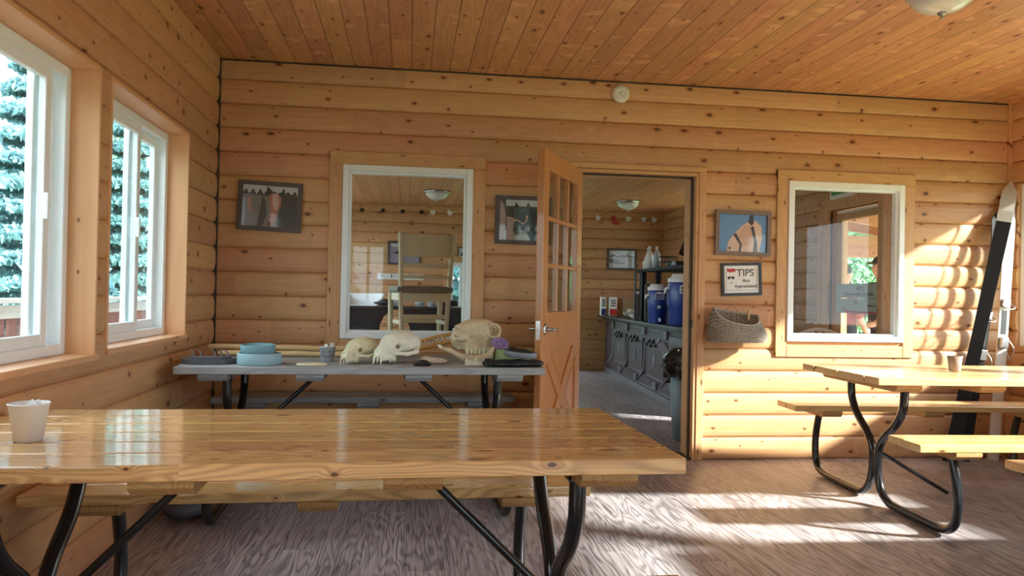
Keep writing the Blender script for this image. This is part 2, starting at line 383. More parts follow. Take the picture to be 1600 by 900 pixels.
def snet(f, lo, hi, h):
    ax = [np.arange(lo[i], hi[i] + h, h) for i in range(3)]
    P = np.stack(np.meshgrid(*ax, indexing='ij'), -1); V = f(P); ins = V < 0
    nx, ny, nz = V.shape; C = (nx-1, ny-1, nz-1)
    acc = np.zeros(C + (3,)); cnt = np.zeros(C)
    for d in range(3):
        o1, o2 = [q for q in range(3) if q != d]
        for i in (0, 1):
            for j in (0, 1):
                sl0 = [None]*3; sl0[d] = slice(0, C[d]); sl0[o1] = slice(i, i+C[o1]); sl0[o2] = slice(j, j+C[o2])
                sl1 = list(sl0); sl1[d] = slice(1, C[d]+1)
                a, b = V[tuple(sl0)], V[tuple(sl1)]; m_ = (a < 0) != (b < 0)
                t = np.where(m_, a/np.where(a - b == 0, 1, a - b), 0)[..., None]
                p = P[tuple(sl0)]*(1-t) + P[tuple(sl1)]*t; acc += p*m_[..., None]; cnt += m_
    act = cnt > 0; idx = -np.ones(C, int); idx[act] = np.arange(act.sum()); vs = acc[act]/cnt[act][:, None]
    fs = []
    for d in range(3):
        o1, o2 = [(1, 2), (2, 0), (0, 1)][d]
        sa = [slice(1, -1)]*3; sa[d] = slice(0, C[d]); sb = list(sa); sb[d] = slice(1, C[d]+1)
        A = ins[tuple(sa)]; B = ins[tuple(sb)]
        for flip, m_ in ((0, A & ~B), (1, ~A & B)):
            I = np.argwhere(m_)
            if not len(I): continue
            I = I.copy(); off = [1, 1, 1]; off[d] = 0; I += off
            def g_(da, db):
                J = I.copy(); J[:, o1] -= da; J[:, o2] -= db; return idx[J[:, 0], J[:, 1], J[:, 2]]
            q = np.stack([g_(1, 1), g_(0, 1), g_(0, 0), g_(1, 0)], 1)
            if flip: q = q[:, ::-1]
            fs.append(q)
    return vs, np.concatenate(fs)
def sdf_obj(name, f, lo, hi, h, mat, parent=None):
    v, q = snet(f, lo, hi, h); me = bpy.data.meshes.new(name); me.from_pydata(v.tolist(), [], q.tolist())
    me.materials.append(MATS[mat]); me.polygons.foreach_set('use_smooth', [True]*len(me.polygons)); me.update()
    o = bpy.data.objects.new(name, me); COL.objects.link(o)
    if parent is not None: o.parent = parent
    return o
# ================================================================== setting: log walls, ceilings, floors
BUL = [(0, 0), (.004, .009), (.016, .0165), (.04, .0215), (.079, .0235), (.118, .0215), (.142, .0165), (.1537, .009), (PITCHL, 0)]
def bulge(z):
    q = z % PITCHL
    for (a, b), (c, d) in zip(BUL[:-1], BUL[1:]):
        if a <= q <= c: return b + (d-b)*(q-a)/(c-a)
    return 0.
def log_wall(name, mat, axis, base, sgn, u0, u1, z1, openings=(), thick=.16, both=False, z0=0.):
    mb = MB()
    zs = {z0, z1}
    k = 0
    while k*PITCHL < z1:
        if k*PITCHL > z0: zs.add(round(k*PITCHL, 5))
        k += 1
    for o in openings:
        for z in o[2:4]:
            if z0 < z < z1: zs.add(z)
    zs = sorted(zs)
    for za, zb in zip(zs[:-1], zs[1:]):
        if zb - za < 1e-4: continue
        cuts = sorted([(max(o[0], u0), min(o[1], u1)) for o in openings if o[2] < zb - 1e-5 and o[3] > za + 1e-5])
        iv = []; p = u0
        for a, b in cuts:
            if a > p: iv.append((p, a))
            p = max(p, b)
        if p < u1: iv.append((p, u1))
        kz = math.floor((za + zb)/2/PITCHL)*PITCHL
        zz = sorted({za, zb} | {round(kz + q[0], 5) for q in BUL if za < kz + q[0] < zb})
        def bl(z):
            q = min(max(z - kz, 0), PITCHL)
            for (a, b), (c, d) in zip(BUL[:-1], BUL[1:]):
                if a - 1e-6 <= q <= c + 1e-6: return b + (d-b)*(q-a)/(c-a)
            return 0.
        front = [(base + sgn*bl(z), z) for z in zz]
        back = [(base - sgn*(thick + (bl(z) if both else 0)), z) for z in reversed(zz)]
        if not both: back = [(base - sgn*thick, zb), (base - sgn*thick, za)]
        poly = front + back
        for a, b in iv: mb.prism(poly, a, b, axis=axis)
    # smooth across the round of each course
    o = mb.build(name, None, mat); return struct(o)
W1 = (1.72, 3.30, .846, 2.03); W2 = (3.402, 4.555, .858, 2.025)     # left wall windows (y0, y1, z0, z1)
W3 = (-.45, .417, .83, 1.99); W4 = (2.691, 3.593, .848, 2.003)      # windows in the dividing wall
DO = (1.13, 2.022, 0., 2.03)                                          # doorway opening
WR = [(3.60, 5.14, .84, 2.03), (1.95, 3.48, .84, 2.03), (.3, 1.8, .84, 2.03)]
W0 = (-.6, 1.2, .846, 2.03)
WB = [(-1.0, -.38, .95, 1.97), (1.15, 2.7, .02, 2.4), (2.75, 4.3, .02, 2.4)]  # the tall openings are added out of view to let fill light in
log_wall('wall_left', 'log_y', 1, XL, 1, YR, D, HC, [W0, W1, W2])
log_wall('wall_back', 'log_x', 0, D, -1, XL - .1, XR + .1, HC, [W3, W4, DO], TP, True)
log_wall('wall_right', 'log_y', 1, XR, -1, YR, D, HC, WR)
log_wall('wall_rear', 'log_x', 0, YR, 1, XL - .16, XR + .16, HC, WB)
# the farther room
DD = (6.02, 6.86, 0., 2.03)
WFL = [(5.6, 8.5, .15, 2.38), (8.65, 11.55, .15, 2.38)]  # unseen openings, added and oversized to brighten the farther room
WFR = [DD, (7.9, 10.75, .95, 2.35)]  # the window past the door is unseen, enlarged to brighten this room
WF = [(.60, .82, .93, 1.62), (1.1, 2.45, .25, 2.3)]  # the wide second opening is added out of sight for extra light
log_wall('wall_far_left', 'log_y', 1, XL, 1, D + TP, YF, HC2, WFL)
log_wall('wall_far_right', 'log_y', 1, XR2, -1, D + TP + .02, YF, HC2, WFR)
log_wall('wall_far', 'log_x', 0, YF, -1, XL - .16, XR2 + .16, HC2, WF)
def slab(name, x0, x1, y0, y1, z0, z1, mat): return struct(MB().box(x0, x1, y0, y1, z0, z1).build(name, None, mat))
slab('floor', XL - .16, XR + .16, YR - .16, YF + .16, -.12, 0, 'floor_plank')
slab('ceiling', XL - .16, XR + .16, YR - .16, D + .085, HC, HC + .12, 'ceiling_pine')
slab('ceiling_far', XL - .16, XR2 + .16, D + .085, YF + .16, HC2, HC2 + .12, 'ceiling_pine')
slab('corner_gap_shade', XL, XL + .030, D - .034, D - .020, 0, HC, 'weather_strip')       # dark strip standing in for the shade in the corner gap
slab('ceiling_gap_shade', XL, XR, D - .030, D, HC - .010, HC - .001, 'weather_strip')  # dark strip painting the shade of the gap under the ceiling
# window casings on the dividing wall
def casing(name, x0, x1, z0, z1, w, y, parent=None, bottom=True, proud=.036, wt=None):
    wt = wt or w
    t = MB().mat('trim_z'); t.box(x0, x0 + w, y - proud, y, z0, z1); t.box(x1 - w, x1, y - proud, y, z0, z1 - wt)
    t.mat('trim_x'); t.box(x0 + w*0, x1, y - proud - .004, y, z1 - wt, z1 + .0)
    if bottom: t.box(x0 + w, x1 - w, y - proud, y, z0, z0 + w)
    return struct(t.build(name, parent, None, .004, 1))
casing('trim_1', -.540, .503, .74, 2.078, .088, D)
casing('trim_2', 2.606, 3.679, .735, 2.083, .085, D)
def pane_window(name, x0, x1, z0, z1, y, label=None):
    fr = MB().mat('white_vinyl'); w = .042
    for a, b, c, d in ((x0, x0+w, z0, z1), (x1-w, x1, z0, z1), (x0+w, x1-w, z0, z0+w), (x0+w, x1-w, z1-w, z1)):
        fr.box(a, b, y - .045, y + .05, c, d)
    w2_ = .058
    for a, b, c, d in ((x0+w, x0+w2_, z0+w, z1-w), (x1-w2_, x1-w, z0+w, z1-w), (x0+w2_, x1-w2_, z0+w, z0+w2_), (x0+w2_, x1-w2_, z1-w2_, z1-w)):
        fr.box(a, b, y - .02, y + .03, c, d)
    # reveal to the other side of the wall
    fr.mat('trim_z')
    for a, b, c, d in ((x0, x0+.02, z0, z1), (x1-.02, x1, z0, z1), (x0, x1, z0, z0+.02), (x0, x1, z1-.02, z1)):
        fr.box(a, b, y + .05, y + TP + .02, c, d)
    f = struct(fr.build(name, None, None, .003, 1))
    g_ = MB().box(x0 + .055, x1 - .055, y, y + .006, z0 + .055, z1 - .055).build('glass_pane', f, 'glass_inner')
    return f
pane_window('window_3', *W3, D)
pane_window('window_4', *W4, D)
# sliding windows in the left wall, set back in deep pine jambs
def slider(name, y0, y1, z0, z1, side, x, deep=.16, pane='glass', slide=.5, latch=True):
    # side = -1: wall on the left; frame plane sits outwards of x
    j = MB(); xo = x + side*deep; xi = x - side*.026; a, b = min(xo, xi), max(xo, xi)
    j.mat('jamb_pine'); j.box(a, b, y0, y0 + .018, z0, z1); j.box(a, b, y1 - .018, y1, z0, z1)
    j.mat('jamb_pine_y'); j.box(a, b, y0 + .018, y1 - .018, z1 - .018, z1)
    j.box(a, b + (.012 if side < 0 else 0), y0 - .005, y1 + .005, z0, z0 + .026)
    w_ = struct(j.build(name, None, None, .002, 1))
    xc = x + side*(deep - .035)
    Y0, Y1, Z0, Z1 = y0 + .018, y1 - .018, z0 + .026, z1 - .018
    f = MB().mat('white_vinyl'); t = .042; A, B = xc - .04, xc + .04
    f.box(A, B, Y0, Y0+t, Z0, Z1); f.box(A, B, Y1-t, Y1, Z0, Z1); f.box(A, B, Y0+t, Y1-t, Z0, Z0+t); f.box(A, B, Y0+t, Y1-t, Z1-t, Z1)
    fo = f.build('frame', w_, None, .003, 1)
    ym = Y0 + (Y1 - Y0)*slide
    for k, (p, q, dx) in enumerate(((Y0 + t, ym + .03, .018), (ym - .03, Y1 - t, -.018))):
        s_ = MB().mat('white_vinyl'); w = .045; X0, X1 = xc + dx - .014, xc + dx + .014
        s_.box(X0, X1, p, p+w, Z0+t, Z1-t); s_.box(X0, X1, q-w, q, Z0+t, Z1-t); s_.box(X0, X1, p+w, q-w, Z0+t, Z0+t+w); s_.box(X0, X1, p+w, q-w, Z1-t-w, Z1-t)
        so = s_.build('sash', w_, None, .003, 1)
        MB().box(xc + dx - .003, xc + dx + .003, p + w, q - w, Z0 + t + w, Z1 - t - w).build('glass_pane', so, pane)
    if latch:
        l = MB().mat('white_vinyl'); l.box(xc + .03, xc + .05, ym - .02, ym + .0, (Z0+Z1)/2 - .05, (Z0+Z1)/2 + .05); l.build('latch', w_, None, .005, 2)
    return w_
slider('window_1', *W1, -1, XL, slide=.885)
slider('window_2', *W2, -1, XL, slide=.60)
slider('window_5', *W0, -1, XL)
for i, (y0, y1, z0, z1) in enumerate(WR):
    f = MB().mat('white_vinyl'); t = .05
    for a, b, c, d in ((y0, y0+t, z0, z1), (y1-t, y1, z0, z1), (y0+t, y1-t, z0, z0+t), (y0+t, y1-t, z1-t, z1)): f.box(XR + .01, XR + .06, a, b, c, d)
    f.mat('jamb_pine'); f.box(XR + .06, XR + .17, y0 - .0, y0 + .004, z0, z1)
    o = struct(f.build('window_%d' % (6+i), None, None, .003, 1)); MB().box(XR + .03, XR + .036, y0 + t, y1 - t, z0 + t, z1 - t).build('glass_pane', o, 'glass')
def fixed_x(name, x0, x1, z0, z1, y, mull=1):
    f = MB().mat('white_vinyl'); t = .06
    for a, b, c, d in ((x0, x0+t, z0, z1), (x1-t, x1, z0, z1), (x0+t, x1-t, z0, z0+t), (x0+t, x1-t, z1-t, z1)): f.box(a, b, y-.05, y+.05, c, d)
    for k in range(mull):
        xm = x0 + (x1-x0)*(k+1)/(mull+1); f.box(xm - .025, xm + .025, y-.03, y+.03, z0+t, z1-t)
    o = struct(f.build(name, None, None, .003, 1)); MB().box(x0 + t, x1 - t, y - .003, y + .003, z0 + t, z1 - t).build('glass_pane', o, 'glass'); return o
for i, w in enumerate(WB): fixed_x('window_%d' % (10+i), *w, YR - .07)
fixed_x('window_13', *WF[0], YF + .03, 0); fixed_x('window_17', *WF[1], YF + .03, 1)
MB_ = MB().mat('trim_z'); x0, x1, z0, z1 = WF[0]
for a, b, c, d in ((x0-.09, x0, z0-.09, z1+.09), (x1, x1+.09, z0-.09, z1+.09), (x0, x1, z1, z1+.09), (x0, x1, z0-.09, z0)): MB_.box(a, b, YF-.05, YF, c, d)
struct(MB_.build('trim_3', None, None, .003, 1))
for i, w in enumerate(WFL): slider('window_%d' % (14+i), *w, -1, XL, latch=False)
slider('window_16', *WFR[1], 1, XR2, latch=False)
# door frame of the inner doorway: casing, jamb with stops, latch strike
c_ = MB().mat('trim_z'); c_.box(2.022, 2.075, D - .036, D, 0, 2.035); c_.box(1.085, 1.13, D - .036, D, 0, 2.035)
c_.mat('trim_x'); c_.box(1.085, 2.075, D - .040, D, 2.035, 2.072); struct(c_.build('trim_4', None, None, .003, 1))
c_ = MB().mat('trim_z'); c_.box(2.000, 2.022, D - .03, D + TP + .03, 0, 2.03); c_.box(1.13, 1.152, D - .03, D + TP + .03, 0, 2.03)
c_.mat('trim_x'); c_.box(1.152, 2.000, D - .03, D + TP + .03, 2.008, 2.03)
c_.mat('weather_strip'); c_.box(1.990, 2.000, D + .02, D + .05, 0, 2.008); c_.box(1.152, 1.162, D + .02, D + .05, 0, 2.008); c_.box(1.162, 1.990, D + .02, D + .05, 1.996, 2.008)
c_.mat('trim_z'); c_.box(1.986, 2.000, D + .05, D + .09, 0, 2.008); c_.mat('trim_x'); c_.box(1.162, 1.986, D + .05, D + .09, 1.994, 2.008)
c_.mat('weather_strip'); c_.box(1.13, 2.022, D - .02, D + TP + .02, 0, .016)
fr_ = struct(c_.build('trim_5', None, None, .002, 1))
MB().mat('chrome').box(1.996, 2.0015, D - .01, D + .015, .93, .99).build('strike_plate', fr_, None, .001, 1)
slab('trim_11', XR - .045, XR, D - .034, D - .004, 0, HC, 'log_y')
# ------------------------------------------------------------------ the open half-glazed door
def make_door():
    w, h, t = .838, 2.0, .042
    o = thing('door_1', 'x', 'door', (1.155, D - .045, .012), 0)
    for k_ in ('label', 'category'): del o[k_]
    struct(o)
    o.rotation_euler.z = math.pi + math.atan2(.74, .40)     # leaf runs from the hinge towards the camera
    st = .105; b_ = MB().mat('door_fir')
    b_.box(0, st, -t/2, t/2, 0, h); b_.box(w-st, w, -t/2, t/2, 0, h)
    b_.box(st, w-st, -t/2, t/2, h-.12, h); b_.box(st, w-st, -t/2, t/2, .80, 1.03); b_.box(st, w-st, -t/2, t/2, 0, .20)
    b_.box(st, w-st, -.008, .008, .20, .80)                       # recessed lower panel
    leaf = b_.build('door_leaf', o, None, .004, 2)
    # crossbuck
    x = MB().mat('door_fir'); x0, x1, z0, z1 = st, w-st, .20, .80; wd = .085
    L_ = math.hypot(x1-x0, z1-z0); an = math.atan2(z1-z0, x1-x0)
    for s in (1, -1):
        Mx = Matrix.Translation(((x0+x1)/2, 0, (z0+z1)/2)) @ Matrix.Rotation(-an*s, 4, 'Y')
        # clip ends by drawing a hexagon inside the panel
        hw = wd/2; cx, cz = (x0+x1)/2, (z0+z1)/2; d = Vector((math.cos(an), math.sin(an)*s)); n_ = Vector((-d.y, d.x))
        def cl(p):
            return p
        e = wd/2/math.sin(an); f_ = wd/2/math.cos(an)
        if s > 0: poly = [(x0, z0), (x0+e, z0), (x1, z1-f_), (x1, z1), (x1-e, z1), (x0, z0+f_)]
        else: poly = [(x0, z1), (x0, z1-f_), (x1-e, z0), (x1, z0), (x1, z0+f_), (x0+e, z1)]
        x.prism(poly, -t/2 + .002 + .001*s, t/2 - .002 - .001*s, axis=1)
    x.build('crossbuck', o, None, .004, 2)
    # raised field in each triangle
    p = MB().mat('door_fir'); cx, cz = (x0+x1)/2, (z0+z1)/2
    for tri in (((x0+.12, z1-.03), (x1-.12, z1-.03), (cx, cz+.10)), ((x0+.12, z0+.03), (x1-.12, z0+.03), (cx, cz-.10)), ((x0+.03, z0+.13), (x0+.03, z1-.13), (cx-.11, cz)), ((x1-.03, z0+.13), (x1-.03, z1-.13), (cx+.11, cz))):
        p.prism(tri, -.0105, .0105, axis=1)
    p.build('panel_field', o, None, .005, 2)
    # muntins and nine panes
    gx0, gx1, gz0, gz1 = st, w-st, 1.03, h-.12; mu = .024
    m_ = MB().mat('door_fir')
    for i in (1, 2):
        xx = gx0 + (gx1-gx0)*i/3; m_.box(xx-mu/2, xx+mu/2, -.016, .016, gz0, gz1)
        zz = gz0 + (gz1-gz0)*i/3
        m_.box(gx0, gx1, -.0155, .0155, zz-mu/2, zz+mu/2)
    m_.build('muntin_grille', o, None, .003, 1)
    for i in range(3):
        for j in range(3):
            xa = gx0 + (gx1-gx0)*i/3; xb = gx0 + (gx1-gx0)*(i+1)/3; za = gz0 + (gz1-gz0)*j/3; zb = gz0 + (gz1-gz0)*(j+1)/3
            MB().box(xa + mu/2, xb - mu/2, -.003, .003, za + mu/2, zb - mu/2).build('glass_pane', o, 'glass')
    lp = MB().mat('chrome').box(w - .0005, w + .002, -.014, .014, .87, .98).build('latch_plate', o, None)
    MB().mat('chrome').box(w, w + .012, -.007, .007, .918, .935).build('latch_bolt', o, None, .003, 2)
    for s in (1, -1):
        Mh = Matrix.Translation((w - .062, 0, .93))
        hd = MB().mat('nickel'); hd.lathe([(.001, .012), (.026, .010), (.033, .004), (.034, 0)], 24, Mh @ Matrix.Translation((0, s*t/2, 0)) @ Matrix.Rotation(-s*math.pi/2, 4, 'X'))
        hd.tube([(w-.062, s*t/2, .93), (w-.062, s*(t/2+.05), .93)], .011, 12)
        hd.tube(smooth_path([(w-.062, s*(t/2+.05), .93), (w-.09, s*(t/2+.058), .93), (w-.13, s*(t/2+.052), .928), (w-.165, s*(t/2+.045), .922)], 2), .0095, 12)
        hd.build('handle', o)
    for z in (.18, 1.0, 1.82):
        MB().mat('nickel').tube([(-.004, -t/2-.004, z-.045), (-.004, -t/2-.004, z+.045)], .007, 10).build('hinge', o)
    return o
make_door()
# ================================================================== picnic tables
def frame_path(s, off):
    p = [(.27, .705), (.27, .62), (.262, .56), (.20, .47), (.085, .39), (.033, .32), (.024, .24), (.026, .17), (.060, .075), (.135, .027), (.24, .024), (.44, .024),
         (off-.02, .024), (off+.055, .07), (off+.075, .17), (off+.065, .27), (off+.035, .37), (off+.015, .43)]
    return [(0, s*y, z) for y, z in p]
def picnic_table(name, label, loc, rz, mat, L=1.87, off=.62, brace='both', bench_z=.475, group=None, top_z=.75, bx=0., nboards=6):
    t = thing(name, label, 'picnic table', loc, rz, group); h = L/2
    def boards(n, yc, zt, th, l, sh=0.):
        b_ = MB().mat(mat); w = .1395; y0 = yc - n*w/2
        for i in range(n):
            j = (rnd.random() - .5)*.008
            b_.box(-l/2 + j + sh, l/2 + j + sh, y0 + i*w + .003, y0 + (i+1)*w - .003, zt - th, zt)
        return b_
    boards(nboards, 0, top_z, .038, L).build('tabletop', t, None, .0035, 2)
    for s in (-1, 1): boards(2, s*off, bench_z, .038, L, bx).build('bench_seat', t, None, .007, 3)
    for x in (-h + .185, -.285, .275, h - .185):
        c_ = MB().mat('cleat_wood' if mat != 'table_grey' else 'table_grey'); yy = .395; z1 = top_z - .0385
        c_.prism([(-yy, z1), (yy, z1), (yy, z1 - .018), (yy - .022, z1 - .038), (-yy + .022, z1 - .038), (-yy, z1 - .018)], x - .07, x + .07, axis=0)
        c_.build('cleat', t, None, .002, 1)
    for s in (-1, 1):
        for x in (-h + .185, 0., h - .185):
            c_ = MB().mat('cleat_wood' if mat != 'table_grey' else 'table_grey'); z1 = bench_z - .0385; y0, y1 = s*off - .135, s*off + .135
            c_.prism([(y0, z1), (y1, z1), (y1, z1 - .018), (y1 - .018, z1 - .036), (y0 + .018, z1 - .036), (y0, z1 - .018)], x + bx + (.06 if x else 0)*(-1 if x > 0 else 1) - .065, x + bx + (.06 if x else 0)*(-1 if x > 0 else 1) + .065, axis=0)
            c_.build('bench_cleat', t, None, .002, 1)
    for e in (-1, 1):
        x = e*(h - .235)
        f = MB().mat('black_tube')
        for s in (-1, 1):
            f.tube([Vector((x, 0, 0)) + Vector(p) for p in smooth_path(frame_path(s, off), 3)], .0225, 14)
            f.box(x - .03, x + .03, s*(off+.02) - .028, s*(off+.02) + .028, bench_z - .079, bench_z - .074)
            f.box(x - .03, x + .03, s*.27 - .028, s*.27 + .028, top_z - .082, top_z - .077)
        f.tube([(x, -.02, .285), (x, .02, .285)], .012, 10)
        f.build('leg_frame', t)
        ends = {'both': 1, 'near': 1}.get(brace, 0)
        if ends:
            bb = MB().mat('black_tube').tube([(x - e*.012, 0, .285), (x - e*.05, 0, .30), (e*.29, 0, top_z - .095), (e*.25, 0, top_z - .08)], .0125, 10)
            bb.build('brace', t)
    return t
R = math.radians
picnic_table('picnic_table', 'varnished cedar picnic table in the foreground with a paper cup on it', (-.262, 2.205, 0), R(.9), 'table_cedar', off=.565, bx=-.02)
gt = picnic_table('picnic_table', 'weathered grey picnic table under the left inner window, covered with skulls', (-.228, 4.475, 0), R(2.0), 'table_grey', L=1.9, off=.625)
rt = picnic_table('picnic_table', 'pale sunlit picnic table in front of the right inner window and skis', (3.36, 4.05, 0), R(-2.6), 'table_pale', off=.64, brace='none')
MB().mat('black_tube').tube([(-.70, .0, .30), (-.66, .01, .28), (-.16, .15, .012)], .011, 10).build('brace', rt)
MB().mat('black_tube').tube([(.70, .0, .30), (.29, 0, .655)], .0125, 10).build('brace', rt)
picnic_table('picnic_table', 'picnic table at the right edge, only one bench end in the frame', (3.465, 2.20, 0), R(-1.5), 'table_pale', off=.64)
# ================================================================== things on the tables
TZ = .7505
def paper_cup():
    t = thing('paper_cup', 'white paper cup holding folded packets on the foreground table', 'cup', (-.944, 2.085, TZ))
    MB().mat('cup_paper').lathe([(.001, .004), (.030, .004), (.0315, 0), (.0325, 0), (.0455, .090), (.0475, .091), (.048, .0935), (.046, .095), (.0445, .092), (.031, .006), (.001, .006)], 40).build('cup_body', t)
    for i, (x, y, rz_, tl, h) in enumerate(((.008, .0, .4, .12, .107), (.018, .012, 1.1, -.2, .102), (-.004, .012, -.5, .3, .099))):
        c_ = MB().mat('paper_white'); M = RM((x, y, 0), tl, .15*i, rz_)
        c_.prism([(-.016, .02), (.016, .02), (.016, h-.02), (0., h), (-.016, h-.016)], -.001, .001, axis=1, M=M); c_.build('packet', t)
    return t
paper_cup()
def put(t, name, mb, **k): return mb.build(name, t, **k)
# slate-coloured track cast with claws
sl_ = thing('track_cast', 'dark slate slab cast with upright claws at the left end of the grey table', 'cast', (-1.035, 4.21, TZ), .05)
v = MB().mat('slate'); pts = []
for i in range(26):
    a = 2*math.pi*i/26; pts.append((.135*math.cos(a)*(1+.10*math.sin(3*a)+.05*rnd.random()), .085*math.sin(a)*(1+.12*math.cos(2*a)+.06*rnd.random())))
v.prism([(p[0], p[1]) for p in pts], 0, .026, axis=2); v.prism([(p[0]*.8, p[1]*.8) for p in pts], .026, .036, axis=2); v.build('slab', sl_, None, .006, 2)
for x, y in ((-.085, .05), (-.05, .058), (.02, .055), (.055, .05), (.09, .03)):
    MB().mat('claw').tube(smooth_path([(x, y, .03), (x + .002, y, .05), (x - .008, y - .006, .066), (x - .018, y - .012, .07)], 2), [.006, .0055, .004, .001], 8).build('claw', sl_)
def drum_cast(label, loc, r, h, mat, group=None, dish=True, rx=0., ry=0., rz=0., sx=1., sy=1.):
    o = MB().mat(mat).lathe([(.001, 0), (r*.97, 0), (r, .004), (r*1.0, h*.5), (r*.99, h-.004), (r*.97, h), (r*.9, h), (r*.86, h-.010 if dish else h), (.001, h-.012 if dish else h)], 44, sx=sx, sy=sy).build('plaster_cast')
    place(o, loc, rz, rx, ry); return tag(o, label, 'cast', group)
drum_cast('large pale blue round plaster cast, the lower of the stacked pair', (-.775, 4.20, TZ), .113, .060, 'plaster_blue_pale')
drum_cast('smaller darker blue round plaster cast on top of the large pale one', (-.785, 4.21, TZ + .061), .090, .042, 'plaster_blue', rx=R(2.5))
# two peeled sticks at the back
def stick(label, a, b, r0, r1):
    a, b = Vector(a), Vector(b); L_ = (b-a).length; n = 9
    pts = [(L_*i/(n-1), .003*math.sin(i*1.3), .002*math.sin(i*2.1)) for i in range(n)]
    o = MB().mat('stick_wood').tube(pts, [r0 + (r1-r0)*i/(n-1) + .0012*math.sin(i*2.3) for i in range(n)], 14).build('wooden_stick')
    d = b-a; o.location = a; o.rotation_euler = (0, -math.asin(d.z/L_), math.atan2(d.y, d.x)); tag(o, label, 'stick'); return o
stick('upper longer peeled stick lying behind the blue casts', (-1.17, 4.76, TZ + .052), (-.20, 4.80, TZ + .038), .016, .019)
stick('lower peeled stick on the table boards behind the slate slab', (-1.10, 4.70, TZ + .0185), (-.16, 4.66, TZ + .0185), .015, .0165)
# cream disc
o = MB().mat('plaster_cream').lathe([(.001, 0), (.074, 0), (.080, .004), (.078, .009), (.06, .011), (.001, .012)], 40, sy=.8).build('plaster_disc'); place(o, (-.50, 4.16, TZ)); tag(o, 'flat cream plaster disc on the grey table beside the tin cup', 'disc')
# tin cup with a drawn smile
tc_ = thing('tin_cup', 'small silver tin cup with a smiling mark on the grey table', 'cup', (-.445, 4.40, TZ))
MB().mat('tin').lathe([(.001, .003), (.030, .003), (.032, 0), (.034, .002), (.046, .078), (.049, .080), (.049, .084), (.046, .084), (.033, .008), (.001, .006)], 32).build('cup_body', tc_)
pts = [(.0405*math.sin(a)*1.0, -.0405*math.cos(a) - .0005, .042 - .016*math.cos(a*1.75)) for a in np.linspace(-.85, .85, 13)]
MB().mat('ink').tube(pts, .0016, 6).build('smile_mark', tc_)
for s in (-1, 1): MB().mat('ink').ball((s*.016, -.0405, .056), .0035, 8, sc=(1, .4, 1.2)).build('eye_mark', tc_)
for x, a, hh in ((.01, .3, .105), (-.014, -.4, .098), (.022, 1.2, .102)):
    MB().mat('paper_white').box(-.010, .010, -.001, .001, .03, hh, M=RM((x, .004, 0), .1, .12, a)).build('packet', tc_)
# two bear skulls seen from the front left
def bear_skull(label, loc, rz, s, mat):
    t = thing('bear_skull', label, 'skull', loc, rz)
    # snout points to -x ; units for s=1: length .30
    br = U([ell((.060, 0, .108), (.105, .074, .066)), ell((.0, 0, .105), (.070, .060, .050)), cap((-.03, 0, .098), (-.115, 0, .062), .046, .031), ell((.13, 0, .095), (.045, .060, .050))], .03)
    crest = cap((.02, 0, .166), (.150, 0, .150), .006, .010)
    cheeks = []
    for q in (-1, 1):
        cheeks += [cap((-.055, q*.038, .060), (-.005, q*.088, .055), .012, .010), cap((-.005, q*.088, .055), (.055, q*.102, .066), .010, .011), cap((.055, q*.102, .066), (.11, q*.068, .080), .011, .013),
                   cap((-.01, q*.045, .125), (.0, q*.062, .118), .011, .005)]
    maxi = [cap((-.045, q*.032, .040), (-.12, q*.024, .034), .013, .013) for q in (-1, 1)]
    teeth = [cap((-.132, q*.022, .040), (-.140, q*.024, .004), .0075, .002) for q in (-1, 1)] + [cap((-.145, q*.010, .036), (-.149, q*.010, .014), .006, .003) for q in (-1, 1)]
    teeth += [cap((x, q*.032, .036), (x, q*.033, .017), .0075, .006) for x in (-.055, -.075, -.035) for q in (-1, 1)]
    body = U([U([br, crest] + cheeks, .012), U(maxi, .01)] + [U(teeth, .003)], .008)
    cut = [ell((-.040, q*.066, .092), (.022, .022, .018)) for q in (-1, 1)] + [ell((-.150, 0, .070), (.022, .018, .018))]
    f = SUB(body, cut, .008)
    sc = np.array([s, s, s])
    o = sdf_obj('skull_bone', lambda P: f(P), (-.185, -.13, -.012), (.20, .13, .195), .0042, mat, t)
    o.scale = (s, s*1.05, s*1.02)
    for q in (-1, 1):
        e = MB().mat('socket_dark').ball((-.036, q*.052, .092), .010, 10).build('socket_shade', t); e.scale = (s, s*1.05, s*1.02)  # dark ball stands for the shade deep in the socket
    return t
bear_skull('smaller ivory bear skull beside the tin cup', (-.275, 4.30, TZ - .004), R(55), .83, 'bone')
bear_skull('largest pale bear skull in the middle of the grey table', (-.075, 4.33, TZ - .004), R(52), 1.04, 'bone_pale')
